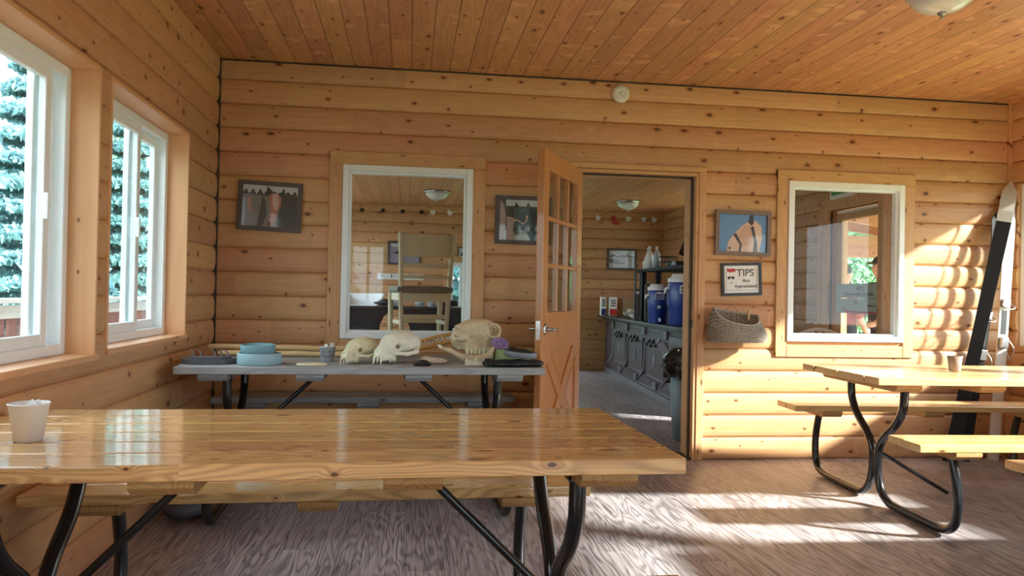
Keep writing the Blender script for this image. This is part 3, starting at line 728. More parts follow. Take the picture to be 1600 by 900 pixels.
# moose skull: back part with molars, tall, eye ring at the right
def moose():
    t = thing('moose_skull', 'tall tan moose skull with molars standing at the right of the grey table', 'skull', (.385, 4.50, TZ + .030), R(4))
    body = U([ell((.0, 0, .150), (.105, .062, .060)), ell((.06, 0, .125), (.07, .06, .070)), ell((-.07, 0, .125), (.055, .055, .055)), cap((-.105, 0, .09), (-.09, 0, .055), .035, .026),
              bxs((.01, 0, .075), (.075, .045, .045), .02), ell((.035, 0, .185), (.075, .055, .030))], .028)
    ring = []
    for q in (-1, 1):
        for k in range(10):
            a0, a1 = 2*math.pi*k/10, 2*math.pi*(k+1)/10
            ring.append(cap((.105 + .036*math.cos(a0), q*.060, .150 + .040*math.sin(a0)), (.105 + .036*math.cos(a1), q*.060, .150 + .040*math.sin(a1)), .0085))
    lump = [ell((-.085 + .02*math.sin(i*2.1), -.045, .10 + .014*i), (.022, .016, .014)) for i in range(6)]
    f = SUB(U([body] + [U(ring, .003)] + lump + [cap((.125, -.05, .115), (.135, .0, .10), .020, .022)], .010), [ell((.105, -.062, .150), (.027, .050, .031)), ell((.105, .062, .150), (.027, .050, .031)), ell((-.02, -.075, .10), (.03, .03, .022)), ell((.165, 0, .12), (.03, .04, .03))], .006)
    sdf_obj('skull_bone', f, (-.16, -.10, -.0), (.18, .10, .235), .0042, 'bone_tan', t)
    for i in range(6):
        x = -.045 + i*.023
        MB().mat('bone').prism([(x-.010, .048), (x+.010, .048), (x+.009, .018), (x+.004, .010), (x, .016), (x-.004, .010), (x-.009, .018)], -.050, -.030, axis=1).build('molar', t, None, .002, 1)
    j = thing('moose_jawbone', 'long curved tan lower jawbone lying in front of the moose skull', 'bone', (.335, 4.375, TZ), R(3))
    jf = U([cap((-.155, 0, .085), (-.10, 0, .070), .009, .013), cap((-.10, 0, .070), (-.02, 0, .030), .013, .018), cap((-.02, 0, .030), (.05, 0, .022), .019, .022), cap((.05, 0, .022), (.13, 0, .040), .022, .020), cap((.13, 0, .04), (.150, 0, .085), .020, .012)], .012)
    sdf_obj('jaw_bone', jf, (-.19, -.04, -.008), (.19, .04, .12), .0042, 'bone_tan', j)
    for i in range(3): MB().mat('bone_pale').tube([(-.158 + .006*i, -.006, .088), (-.17 + .006*i, -.008, .102)], [.004, .002], 8).build('incisor', j)
    return t
moose()
o = MB().mat('bone_pale').prism([(-.06, 0), (.06, 0), (.058, .030), (.050, .022), (.044, .036), (.038, .022), (.010, .024), (.004, .038), (-.004, .026), (-.03, .024), (-.038, .032), (-.046, .024), (-.052, .036), (-.058, .022)], -.012, .012, axis=1).build('tooth_row', None, None, .002, 1)
place(o, (.375, 4.24, TZ), R(2)); tag(o, 'small white jaw fragment with teeth in front of the moose skull', 'bone')
# snowshoe frame
sn = thing('snowshoe', 'orange wooden snowshoe with pale lacing behind the bear skulls', 'snowshoe', (.125, 4.72, TZ + .088), R(2), None, R(12), R(-14))
pts = [(.26*math.cos(a) - (.05 if abs(a-math.pi) < .6 else 0)*math.cos((a-math.pi)*2.6), .085*math.sin(a)*(1 + .25*math.cos(a)), 0) for a in np.linspace(0, 2*math.pi, 40)[:-1]]
MB().mat('hoop_wood').tube(pts, .011, 10, closed=True).build('hoop', sn)
lc = MB().mat('lacing')
for k in range(-8, 9):
    x = k*.026; y = .085*math.sqrt(max(0, 1 - (x/.26)**2))*(1 + .25*x/.26)
    lc.tube([(x - .02, -y*.97, 0), (x + .02, y*.97, .002)], .0022, 6); lc.tube([(x + .02, -y*.97, .003), (x - .02, y*.97, 0)], .0022, 6)
lc.build('lacing', sn)
for x in (-.08, .10):
    y = .082*math.sqrt(1 - (x/.26)**2); MB().mat('hoop_wood').box(x-.009, x+.009, -y, y, -.005, .006).build('crossbar', sn, None, .002, 1)
# paw and shell casts
pw = thing('paw_cast', 'small black paw with rounded toes on the front edge of the grey table', 'paw', (.075, 4.165, TZ), R(10))
MB().mat('paw_black').ball((.015, .035, .014), .03, 14, sc=(1.2, 1, .55)).build('pad', pw)
for i in range(5): MB().mat('paw_black').ball((-.035 + i*.019, -.006 - .008*math.sin(i*math.pi/4), .010), .0115, 12, sc=(.9, 1.5, .95)).build('toe', pw)
sh = thing('track_mold', 'tan shell-like track mold lying right of the black paw', 'cast', (.145, 4.30, TZ), R(-8))
sdf_obj('mold_body', SUB(U([ell((0, 0, .016), (.075, .045, .020)), ell((-.045, 0, .022), (.030, .034, .020))], .01), [ell((.018 + .012*i, -.042 + .002*i, .028), (.0035, .02, .012)) for i in range(4)], .003), (-.09, -.06, -.008), (.09, .06, .06), .004, 'shell_tan', sh)
# fur piece, green cast, grey dish with fur, purple cast
fu = thing('fur_piece', 'flat black fur with claws under the casts at the right end of the grey table', 'fur', (.565, 4.17, TZ + .006), R(2))
rr_ = random.Random(3)
lumps = [ell((-.13 + .024*i, .0 + rr_.uniform(-.015, .015), .010 + rr_.uniform(0, .004)), (.034, .052 + rr_.uniform(-.008, .02), .013 + rr_.uniform(0, .007))) for i in range(12)]
sdf_obj('pelt', U(lumps + [ell((.15, -.0, .012), (.03, .03, .014))], .012), (-.19, -.10, -.006), (.20, .10, .055), .0045, 'fur_black', fu)
for i in range(6):
    x = -.150 + i*.013; MB().mat('paw_black').tube(smooth_path([(x, -.02, .018), (x + .004, -.045, .040 - .002*i), (x + .002, -.066, .026), (x - .001, -.078, .004)], 2), [.007, .0065, .005, .001], 8).build('claw', fu)
drum_cast('tall olive green round cast behind the grey dish', (.60, 4.42, TZ), .112, .078, 'plaster_green', sy=.8)
gd = thing('cast_dish', 'grey round cast dish filled with black fur on the pelt', 'cast', (.615, 4.20, TZ + .048), R(0), None, R(3), R(5))
MB().mat('plaster_grey').lathe([(.001, 0), (.078, 0), (.09, .006), (.094, .032), (.088, .034), (.082, .02), (.001, .018)], 40, sy=.75).build('dish', gd)
sdf_obj('fur_filling', U([ell((-.05 + .02*i, rr_.uniform(-.01, .01), .030 + rr_.uniform(0, .008)), (.022, .036, .010 + rr_.uniform(0, .005))) for i in range(6)], .008), (-.09, -.06, .01), (.09, .06, .065), .004, 'fur_black', gd)
pu = thing('purple_cast', 'oval purple paw print cast leaning on the olive cast', 'cast', (.525, 4.40, TZ + .108), R(4), None, R(48), R(8))
MB().mat('plaster_purple').lathe([(.001, -.006), (.046, -.006), (.052, 0), (.050, .010), (.044, .012), (.041, .004), (.001, .003)], 36, sy=.8).build('cast_body', pu)
for a, b_, r_ in ((0, -.008, .011), (-.018, .010, .006), (-.006, .017, .006), (.008, .017, .006), (.020, .010, .006)):
    MB().mat('plaster_purple').ball((a, b_, .004), r_, 10, sc=(1, 1, .6)).build('print_bump', pu)
# things on the right table
gl_ = thing('drinking_glass', 'small clear tumbler on the sunlit right table', 'glass', (3.11, 4.03, TZ))
MB().mat('glass_amber').lathe([(.001, .002), (.028, .002), (.030, .004), (.040, .092), (.0385, .092), (.028, .010), (.001, .010)], 32).build('glass_body', gl_)
for a in range(3): MB().mat('paper_white').box(-.009, .009, -.001, .001, .015, .085, M=RM((.008*math.cos(a*2), .008*math.sin(a*2), 0), .1, .1, a*1.2)).build('packet', gl_)
# dark bag in the corner under the grey table
bgs = sdf_obj('dark_sack', U([ell((0, 0, .06), (.12, .15, .07)), ell((.03, .05, .12), (.06, .07, .06))], .04), (-.16, -.2, -.015), (.16, .2, .21), .012, 'slate'); place(bgs, (-1.08, 4.05, 0)); tag(bgs, 'dark lumpy sack on the floor in the left corner below the grey table', 'sack')
# ================================================================== wall pieces
def poly_layer(mb, mat, pts, lay, W_, H_):
    mb.mat(mat); mb.prism([((x-.5)*W_, (y-.5)*H_) for x, y in pts], -.0008*lay - .0005, -.0008*lay, axis=1)
for nm, c in dict(p_sky=(.52, .56, .60), p_dark=(.05, .045, .04), p_brown=(.40, .17, .10), p_tan=(.58, .36, .26), p_blaze=(.55, .40, .34), p_black=(.02, .03, .035), p_teal=(.06, .11, .12), p_snow=(.42, .46, .46),
                  p_post=(.38, .28, .26), p_blue=(.12, .28, .55), p_cream=(.66, .48, .38), p_grey=(.20, .18, .17), p_bluehi=(.30, .45, .62), p_halter=(.04, .02, .03), p_water=(.45, .46, .47), p_boat=(.05, .05, .055), p_purple=(.30, .26, .36)).items():
    plain(nm, c, .35, var=.12, scale=60, coat=.6)
def picture(name, label, cx, cz, w, h, y, frame, layers, tilt=0., bw=.028, bgc='p_dark', depth=.02):
    t = thing(name, label, 'picture', (cx, y, cz), 0, None, 0, tilt)
    f = MB().mat(frame); a, b = w/2, h/2
    for P4 in ([(-a, -b), (a, -b), (a-bw, -b+bw), (-a+bw, -b+bw)], [(-a, b), (-a+bw, b-bw), (a-bw, b-bw), (a, b)], [(-a, -b), (-a+bw, -b+bw), (-a+bw, b-bw), (-a, b)], [(a, -b), (a, b), (a-bw, b-bw), (a-bw, -b+bw)]):
        f.prism(P4, -depth, 0, axis=1)
    f.build('frame', t, None, .002, 1)
    pr = MB().mat(bgc); W_, H_ = w - 2*bw + .004, h - 2*bw + .004; pr.box(-W_/2, W_/2, -.006, -.001, -H_/2, H_/2)
    for i, (m_, pts) in enumerate(layers):
        pr.mat(m_); pr.prism([((x-.5)*W_, (yy-.5)*H_) for x, yy in pts], -.0066 - .0004*i, -.0058, axis=1)
    pr.build('print', t); return t
yw = D - .026
trees_edge = [(0, .80)] + [(i/16, .80 + (.09 if i % 2 else 0) + .03*math.sin(i*2.7)) for i in range(1, 16)] + [(1, .80)]
picture('framed_picture', 'dark framed photo of a brown horse, hung left of the left inner window', -.9165, 1.692, .408, .325, yw, 'dark_frame', [
    ('p_sky', [(0, 1), (0, .80)] + trees_edge[1:-1] + [(1, .74), (1, 1)]),
    ('p_grey', [(0, 0), (.65, 0), (.65, .72), (.30, .76), (0, .78)]),
    ('p_brown', [(.12, .72), (.17, .66), (.16, .50), (.19, .34), (.16, .33), (.11, .5), (.10, .66)]),
    ('p_dark', [(.36, .76), (.42, .62), (.45, .3), (.38, 0), (.28, 0), (.33, .4)]),
    ('p_brown', [(.48, .80), (.62, .84), (.70, .72), (.69, .52), (.64, .32), (.60, .12), (.56, .0), (.50, .04), (.49, .18), (.52, .36), (.49, .56)]),
    ('p_black', [(.42, .80), (.44, .98), (.54, .86), (.50, .78)]), ('p_black', [(.66, .76), (.74, .96), (.76, .82), (.71, .72)]),
    ('p_blaze', [(.54, .80), (.62, .82), (.66, .60), (.62, .40), (.58, .44), (.54, .6)]),
    ('p_blaze', [(.49, .19), (.61, .22), (.61, .19), (.49, .16)]), ('p_black', [(.49, .10), (.52, .12), (.51, .04), (.485, .03)])], tilt=R(2.2), bgc='p_dark')
picture('framed_picture', 'framed photo of a dark horse by a fence, partly hidden behind the door', .765, 1.655, .385, .332, yw, 'dark_frame', [
    ('p_snow', [(0, 0), (1, 0), (1, .3), (0, .25)]), ('p_sky', [(.06, 1), (.06, .84), (1, .84), (1, 1)]), ('p_dark', [(.0, .25), (.14, .25), (.14, 1), (.05, 1), (.0, .9)]),
    ('p_post', [(.02, .0), (.12, .0), (.14, .6), (.10, .86), (.02, 1)]), ('p_post', [(.16, 0), (.32, 0), (.33, .56), (.16, .58)]),
    ('p_teal', [(.30, .78), (.42, .82), (.60, .82), (.72, .72), (.80, .55), (.82, .12), (.74, 0), (.66, 0), (.58, .2), (.46, .34), (.42, .15), (.34, .13), (.29, .22), (.32, .46)]),
    ('p_black', [(.60, .82), (.74, .70), (.88, .5), (.9, .1), (.78, 0), (.70, .3)]), ('p_black', [(.32, .80), (.34, .94), (.42, .82)]), ('p_black', [(.56, .82), (.60, .95), (.66, .80)]),
    ('p_halter', [(.30, .32), (1, .30), (1, .24), (.30, .26)]), ('p_cream', [(.30, .46), (.38, .49), (.50, .39), (.58, .48), (.60, .62), (.57, .62), (.56, .49), (.50, .42), (.38, .52), (.30, .5)])], tilt=R(.3))
picture('framed_picture', 'brown framed photo of a pale horse head against blue sky', 2.3505, 1.614, .415, .322, yw, 'brown_frame', [
    ('p_cream', [(.18, .0), (.20, .26), (.32, .48), (.48, .70), (.60, .80), (.76, .84), (.88, .70), (.90, .40), (.84, 0)]),
    ('p_tan', [(.40, .5), (.52, .70), (.66, .72), (.70, .5), (.66, .2), (.44, .12)]), ('p_halter', [(.60, .80), (.64, .98), (.70, .99), (.72, .78), (.68, .70)]),
    ('p_halter', [(.30, .46), (.36, .50), (.48, .22), (.46, .0), (.42, 0), (.44, .2)]), ('p_halter', [(.66, .66), (.72, .70), (.80, .2), (.80, 0), (.72, 0), (.74, .3)]),
    ('p_black', [(.20, .10), (.26, .14), (.25, .05)])], bgc='p_blue', tilt=R(.6))
# tips sign
tp = picture('tips_sign', 'black framed tips sign on white paper above the wicker basket', 2.346, 1.286, .300, .235, yw, 'black_frame', [], bw=.020, bgc='paper_white', depth=.014, tilt=R(-2.4))
MT = lambda x, z, rz=0.: Matrix.Translation((x, -.0075, z)) @ Matrix.Rotation(math.pi/2, 4, 'X')
text_mesh('TIPS', .072, 'lettering', tp, 'ink', MT(.030, .022)); text_mesh('Are', .036, 'lettering', tp, 'ink', MT(.035, -.022)); text_mesh('Appreciated', .034, 'lettering', tp, 'ink', MT(.030, -.060))
fm = MB().mat('ink_red').prism([(-.105, .058), (-.085, .050), (-.045, .055), (-.040, .070), (-.060, .078), (-.085, .074), (-.108, .080)], -.0082, -.0068, axis=1)
fm.mat('ink').prism([(-.104, .020), (-.052, .020), (-.054, .004), (-.068, .0), (-.076, .012), (-.082, .012), (-.090, 0), (-.102, .004)], -.0082, -.0068, axis=1)
fm.prism([(-.092, -.018), (-.078, -.026), (-.064, -.018), (-.066, -.022), (-.078, -.031), (-.090, -.022)], -.0080, -.0068, axis=1); fm.build('face_drawing', tp)
bd = MB().mat('ink')
for a, b, c, d in ((-.115, .115, .064, .0655), (-.115, .115, -.078, -.0765), (-.1155, -.114, -.078, .065), (.114, .1155, -.078, .065)): bd.box(a, b, -.0076, -.0068, c, d)
bd.build('border_line', tp)
# smoke detector
sd = thing('smoke_detector', 'round white smoke detector high on the log wall', 'smoke detector', (1.438, D - .026, 2.560), 0)
Mr = Matrix.Rotation(math.pi/2, 4, 'X')
MB().mat('detector_white').lathe([(.062, 0), (.062, .012), (.058, .022), (.045, .028), (.020, .030), (.018, .027), (.001, .027)], 40, Mr).build('housing', sd)
for a in (.7, 2.3, 3.9, 5.4): MB().mat('ink').ball((.044*math.cos(a), -.0275, .044*math.sin(a)), .0028, 8).build('sensor_hole', sd)
MB().mat('detector_white').lathe([(.014, .026), (.014, .033), (.001, .034)], 24, Mr).build('test_button', sd)
# wicker basket hung on the wall
bk = thing('wicker_basket', 'grey wicker creel basket hung on the wall below the tips sign', 'basket', (2.275, D - .026, .838), 0)
NB, NV = 26, 15
def bkp(u, v, gap=0.):
    # u 0..1 goes round, v 0..1 goes up; flat against the wall, belly towards the room
    a = math.pi*2*u; w = .205 - .045*v + .012*math.sin(math.pi*v); dd_ = .088 - .012*v + .02*math.sin(math.pi*min(v*1.3, 1))
    x = w*math.copysign(abs(math.cos(a))**.75, math.cos(a)); y = -dd_ - .01 + dd_*math.copysign(abs(math.sin(a))**.75, math.sin(a))
    hgt = .125 + .085*(1 if math.sin(a) > 0 else 1 - abs(math.sin(a))**.8) + .032*(-x/.2)
    return Vector((x*(1+gap), y - gap*.05, .005 + hgt*v))
wk = MB().mat('wicker'); nst = 44
for r_ in range(NV):
    v0 = (r_+.5)/NV; pts = []
    for k in range(nst*2):
        u = k/(nst*2); p = bkp(u, v0); ctr = Vector((0, -.09, p.z)); d = (p - ctr).normalized()
        pts.append(p + d*(.0042 if (k//2 + r_) % 2 else -.003))
    wk.tube(pts, .0052, 6, closed=True)
wk.build('woven_wall', bk)
rb = MB().mat('wicker_dark')
for k in range(nst): rb.tube([bkp(k/nst, v_/5) for v_ in range(6)], .003, 5)
rb.mat('wicker_dark'); bt = [bkp(k/30, 0.02) for k in range(30)]; rb.add(bt + [Vector((0, -.09, .006))], [(i, (i+1) % 30, 30) for i in range(30)]); rb.build('ribs', bk)
MB().mat('wicker').tube([bkp(k/60, 1.0) for k in range(60)], .0085, 8, closed=True).build('rim', bk)
MB().mat('wicker_dark').tube(smooth_path([(-.05, -.012, .215), (-.01, -.010, .262), (.0, -.008, .268), (.06, -.010, .21)], 2), .0014, 6).build('hanging_wire', bk)
MB().mat('stick_wood').tube([(.105, -.055, .16), (.108, -.05, .225)], [.009, .008], 10).build('toggle', bk)
# ceiling lamps
def ceiling_lamp(label, loc, s=1.):
    t = thing('ceiling_lamp', label, 'ceiling lamp', loc, 0, None)
    MB().mat('nickel').lathe([(.001, 0), (.165, 0), (.168, -.012), (.160, -.030), (.150, -.036), (.146, -.030)], 48).build('rim', t)
    MB().mat('lamp_glass').lathe([(.148, -.030), (.142, -.055), (.120, -.082), (.085, -.104), (.045, -.116), (.001, -.120)], 48).build('glass_bowl', t)
    MB().mat('nickel').lathe([(.001, -.150), (.006, -.148), (.008, -.140), (.005, -.134), (.016, -.128), (.020, -.122), (.016, -.117), (.001, -.117)], 20).build('finial', t)
    return t
ceiling_lamp('flush dome ceiling lamp at the top right of the dining room', (2.50, 3.36, HC))
l2 = ceiling_lamp('small dome ceiling lamp seen through the open doorway', (2.95, 10.2, HC2))
ceiling_lamp('small dome ceiling lamp seen through the left inner window', (.33, 9.9, HC2))
# skis leaning in the right corner
def ski(label, loc, top, mat, w, L_, rz, boots, mat2='ski_grey', face=1.):
    a = Vector(loc); b = Vector(top); t = thing('ski', label, 'ski', a, 0)
    d = (b-a).normalized(); yv = Vector((math.sin(rz), math.cos(rz), 0)); yv = (yv - d*yv.dot(d)).normalized(); xv = yv.cross(d); t.rotation_mode = 'QUATERNION'; t.rotation_quaternion = Matrix((xv, yv, d)).transposed().to_quaternion()
    n = 26; vs = []; fs = []
    for i in range(n+1):
        s = i/n; z = s*L_; hw = w*(.5 + .12*abs(s-.45)*1.6) if s < .93 else w*.62*math.sqrt(max(0, 1 - ((s-.93)/.07)**2))*.98 + .002
        y = (.0 if s < .86 else .55*(s-.86)**1.6*2.6)*face - .012*math.sin(math.pi*s)*face; th = .007 + .006*math.sin(math.pi*min(1, s))
        vs += [(-hw, y - th/2, z), (hw, y - th/2, z), (hw, y + th/2, z), (-hw, y + th/2, z)]
    for i in range(n):
        for j in range(4): fs.append((i*4+j, i*4+(j+1) % 4, i*4+4+(j+1) % 4, i*4+4+j))
    fs += [(3, 2, 1, 0), (n*4, n*4+1, n*4+2, n*4+3)]
    mb = MB().mat(mat).mat(mat2).mat(mat); mb.add(vs, fs); mb.mi = [1 if k >= (n-4)*4 else 0 for k in range(len(fs))]; mb.build('ski_board', t)
    if boots:
        z0 = L_*.56; s = -face
        MB().mat('nickel').box(-.03, .03, min(s*.006, s*.04), max(s*.006, s*.04), z0, z0+.06).build('toe_binding', t, None, .006, 2)
        MB().mat('nickel').box(-.028, .028, min(s*.006, s*.05), max(s*.006, s*.05), z0-.30, z0-.22).build('heel_binding', t, None, .006, 2)
        MB().mat('nickel').tube(smooth_path([(-.03, s*.03, z0+.03), (-.05, s*.07, z0+.0), (.0, s*.085, z0-.02), (.05, s*.07, z0), (.03, s*.03, z0+.03)], 2), .004, 8).build('bail', t)
        MB().mat('rubber_black').box(-.022, .022, min(s*.006, s*.02), max(s*.006, s*.02), z0-.2, z0-.02).build('foot_plate', t, None, .003, 1)
        MB().mat('nickel').tube(smooth_path([(.03, s*.04, z0-.24), (.07, s*.06, z0-.3), (.05, s*.05, z0-.4), (.03, s*.03, z0-.33)], 2), .0025, 6).build('strap', t)
    return t
ski('black alpine ski with pale tip leaning across the right corner', (3.86, 5.04, .004), (4.36, 5.08, 2.03), 'ski_black', .084, 2.12, .55, False, 'ski_grey', 1)
ski('cream ski with metal bindings standing behind the black ski', (4.25, 5.10, .004), (4.40, 5.135, 1.99), 'ski_white', .074, 2.00, .1, True, 'ski_grey', 1)
ski('black backed ski with cable binding between the black and the cream ski', (4.01, 5.085, .004), (4.29, 5.12, 1.74), 'ski_black', .062, 1.85, .2, True, 'ski_black', 1)
# ================================================================== the farther room
# row of old cast iron ovens under one long top
st = thing('cast_iron_oven_range', 'long old cast iron range with three oven doors beyond the doorway', 'range', (2.672, 7.02, 0), -R(4.46))
LY = 4.58; DP = .80
MB().mat('iron').box(0, DP, .02, LY, .10, .80).box(-.0, DP, .0, LY, .0, .10).box(-.012, 0, 0, LY, .085, .10).build('body', st, None, .006, 1)
MB().mat('iron_pale').box(-.016, -.001, .0, LY, .0, .075).build('kick_plate', st, None, .003, 1)
tpb = MB().mat('iron_dark').box(-.13, DP, -.05, LY + .02, .835, .862).box(-.05, DP, 0, LY, .80, .835); tpb.build('range_top', st, None, .006, 2)
for i, y0 in enumerate((.92, 1.92, 2.92)):
    w = .82; d = MB().mat('iron').box(-.030, -.001, y0, y0 + w, .22, .66)
    d.mat('iron_pale').box(-.036, -.030, y0 + .02, y0 + w - .02, .632, .642).box(-.036, -.030, y0 + .02, y0 + w - .02, .235, .248).box(-.036, -.030, y0 + .02, y0 + .032, .248, .632).box(-.036, -.030, y0 + w - .032, y0 + w - .02, .248, .632)
    do = d.build('oven_door', st, None, .004, 1)
    MB().mat('iron_dark').tube([(-.055, y0 + .16, .615), (-.055, y0 + w - .16, .615)], .012, 8).tube([(-.03, y0 + .22, .66), (-.075, y0 + .22, .60)], .014, 8).tube([(-.03, y0 + w - .22, .66), (-.075, y0 + w - .22, .60)], .014, 8).tube([(-.03, y0 + w/2, .67), (-.08, y0 + w/2, .585)], .016, 8).build('door_latch', do)
    MB().mat('iron_pale').lathe([(.065, 0), (.065, .006), (.055, .010), (.050, .003), (.03, .005), (.026, .010), (.001, .010)], 24, Matrix.Translation((-.03, y0 + w/2, .44)) @ Matrix.Rotation(-math.pi/2, 4, 'Y'), sx=1.25).build('badge', do)
    MB().mat('iron_pale').box(-.03, -.001, y0 + w/2 - .06, y0 + w/2 + .06, .11, .19).build('vent_plate', st, None, .004, 1)
for y0 in (.80, 1.83, 2.83, 3.80):
    MB().mat('iron_pale').tube(smooth_path([(-.02, y0, .62), (-.025, y0, .38), (-.03, y0 - .01, .29), (-.08, y0 - .05, .22), (-.12, y0 - .09, .20)], 2), .013, 8).build('door_lever', st)
    MB().mat('iron_pale').box(-.034, -.001, y0 + .02, y0 + .12, .70, .79).build('hinge_lug', st, None, .006, 1)
fd = MB().mat('iron_pale').box(-.02, -.001, .20, .74, .16, .74).box(-.035, -.02, .26, .68, .20, .44); fd.build('fire_door', st, None, .005, 1)
MB().mat('iron_pale').box(0, .012, -.19, .19, 0, .30, M=RM((-.03, .48, .44), 0, -R(32), 0)).tube([(-.185, .48, .70), (-.20, .48, .71)], .03, 10).build('open_flap', st, None, .003, 1)
MB().mat('iron_dark').box(-.006, -.0005, -.0, LY, .745, .752).build('seam_strip', st)
def at(u, v, z=.8625): # u along the range from its near end, v back from its front
    a = -R(4.46); return (2.672 + v*math.cos(a) - u*math.sin(a), 7.02 + v*math.sin(a) + u*math.cos(a), z)
def jug(label, loc, r, h, rz):
    t = thing('drink_cooler', label, 'drink cooler', loc, rz)
    MB().mat('jug_blue').lathe([(.001, 0), (r*.9, 0), (r*.93, .012), (r*.93, h*.30), (r*.97, h*.31), (r, h*.5), (r, h*.78), (r*.97, h*.80), (r*.97, h*.84), (.001, h*.84)], 40).build('cooler_body', t)
    MB().mat('plastic_white').lathe([(r*1.0, h*.84), (r*1.03, h*.86), (r*1.02, h*.91), (r*.8, h*.95), (r*.78, h), (.001, h*1.0)], 40).build('lid', t)
    MB().mat('plastic_white').tube([(-.0, -r - .0, h*.12), (0, -r - .05, h*.12), (0, -r - .055, h*.06)], .012, 10).build('spigot', t)
    MB().mat('plastic_white').prism([(-r*.42, h*.62), (r*.42, h*.62), (r*.42, h*.76), (r*.2, h*.80), (-r*.2, h*.80), (-r*.42, h*.76)], -r*1.03, -r*.93, axis=1).build('brand_panel', t, None, .004, 1)
    MB().mat('jug_blue').prism([(-r*.36, h*.635), (r*.36, h*.635), (r*.36, h*.75), (-r*.36, h*.75)], -r*1.036, -r*1.0, axis=1).build('brand_field', t)
    text_mesh("ICE'S" if r < .14 else "MIKE'S", h*.075, 'lettering', t, 'plastic_white', Matrix.Translation((0, -r*1.038, h*.665)) @ Matrix.Rotation(math.pi/2, 4, 'X'))
    MB().mat('plastic_white').box(-r*.2, r*.12, -r*1.02, -r*.9, h*.38, h*.46).build('label_plate', t, None, .003, 1)
    for s in (-1, 1):
        MB().mat('plastic_white').tube(smooth_path([(s*r*.9, -.05, h*.72), (s*r*1.16, -.05, h*.72), (s*r*1.18, 0, h*.60), (s*r*1.16, .05, h*.72), (s*r*.9, .05, h*.72)], 2), .011, 8).build('handle', t)
    return t
jug('large blue round drink cooler with white lid on the iron range', (2.855, 7.72, .8625), .17, .53, R(-12))
jug('smaller blue drink cooler left of the large one on the iron range', (2.715, 8.14, .8625), .115, .43, R(-12))
# black moulded shelf rack on the range
rk = thing('shelf_rack', 'black plastic shelf rack standing on the iron range behind the coolers', 'shelf', (0, 0, 0))
x0, x1, y0, y1 = 2.80, 3.42, 7.35, 9.10
MB().mat('black_plastic').box(x0, x1, y0, y1, 1.455, 1.49).build('shelf_board', rk, None, .006, 2)
for x, y in ((x0 + .04, y1 - .02), (x1 - .04, y1 - .02), (x0 + .06, y1 - .5), (x1 - .06, y1 - .5), (x1 - .04, y0 + .06)):
    MB().mat('black_plastic').box(x - .03, x + .03, y - .02, y + .02, .8625, 1.455).build('post', rk, None, .008, 2)
def slotted(label, cx, cy, w, h):
    t = thing('moulded_panel', label, 'panel', (cx, cy, .8625), R(-10)); b = MB().mat('grey_plastic'); hw = w/2
    b.box(-hw, -hw*.45, -.015, .015, 0, h - hw); b.box(hw*.45, hw, -.015, .015, 0, h - hw); b.box(-hw*.45, hw*.45, -.015, .015, 0, .05); b.box(-hw*.45, hw*.45, -.015, .015, h*.45, h*.62); b.box(-hw*.45, hw*.45, -.008, .008, .05, h*.45)
    b.prism([(-hw, h-hw), (hw, h-hw), (hw*.7, h), (-hw*.7, h)], -.015, .015, axis=1); b.build('panel_body', t, None, .004, 1)
    MB().mat('iron_pale').tube([(-hw*.3, -.018, .06), (hw*.1, -.02, .15), (-hw*.2, -.018, .25)], .006, 6).build('insert', t)
    if h > .55: MB().mat('paper_white').box(-.02, .02, -.018, -.015, h*.52, h*.57).build('sticker', t)
slotted('taller dark grey slotted panel on the iron range', 2.745, 9.02, .085, .62); slotted('shorter dark grey slotted panel beside the taller one', 2.775, 8.70, .080, .45)
def bottle(name, label, cat, loc, r, h, mat, capm, spray=False, rz=0.):
    t = thing(name, label, cat, loc, rz)
    MB().mat(mat).lathe([(.001, 0), (r, 0), (r, h*.55), (r*.8, h*.7), (r*.35, h*.80), (r*.32, h*.86), (.001, h*.86)], 24).build('bottle_body', t)
    if spray:
        MB().mat(capm).box(-.02, .018, -.012, .012, h*.86, h).build('spray_head', t, None, .004, 1); MB().mat('red').box(-.05, -.018, -.007, .007, h*.93, h*.99).build('nozzle', t); MB().mat(capm).box(-.030, -.02, -.005, .005, h*.80, h*.93).build('trigger', t)
    else: MB().mat(capm).lathe([(r*.36, h*.84), (r*.36, h), (.001, h)], 16).build('cap', t)
    return t
bottle('spray_bottle', 'white spray bottle with red nozzle on the black shelf rack', 'bottle', (2.845, 8.90, 1.491), .045, .27, 'plastic_white', 'plastic_white', True, R(-10))
bottle('squeeze_bottle', 'second tall white bottle right of the spray bottle', 'bottle', (2.905, 8.80, 1.491), .042, .26, 'clear_grey', 'plastic_white')
bottle('squeeze_bottle', 'short white bottle in front of the spray bottle on the rack', 'bottle', (2.815, 8.97, 1.491), .028, .14, 'paper_white', 'paper_white')
bottle('sauce_bottle', 'orange bottle with clear cap beside the doorway edge on the rack', 'bottle', (2.925, 7.67, 1.491), .030, .22, 'orange_bottle', 'clear_grey')
wb = thing('wire_basket', 'small black wire basket on the rack beside the white bottles', 'basket', (2.98, 8.62, 1.491), 0); q = MB().mat('rubber_black')
for z in (.01, .07, .13): q.tube([(-.09, -.06, z), (.09, -.06, z), (.09, .06, z), (-.09, .06, z)], .006, 6, closed=True)
for k in range(7): q.tube([(-.09 + .03*k, -.06, .01), (-.09 + .03*k, -.06, .13)], .004, 5)
q.build('wire_grid', wb); MB().mat('clear_grey').ball((.02, 0, .06), .045, 12).build('contents', wb)
cs = thing('open_case', 'black open tool case leaning on the rack under the white topped box', 'case', (3.02, 7.95, 1.491), R(-8))
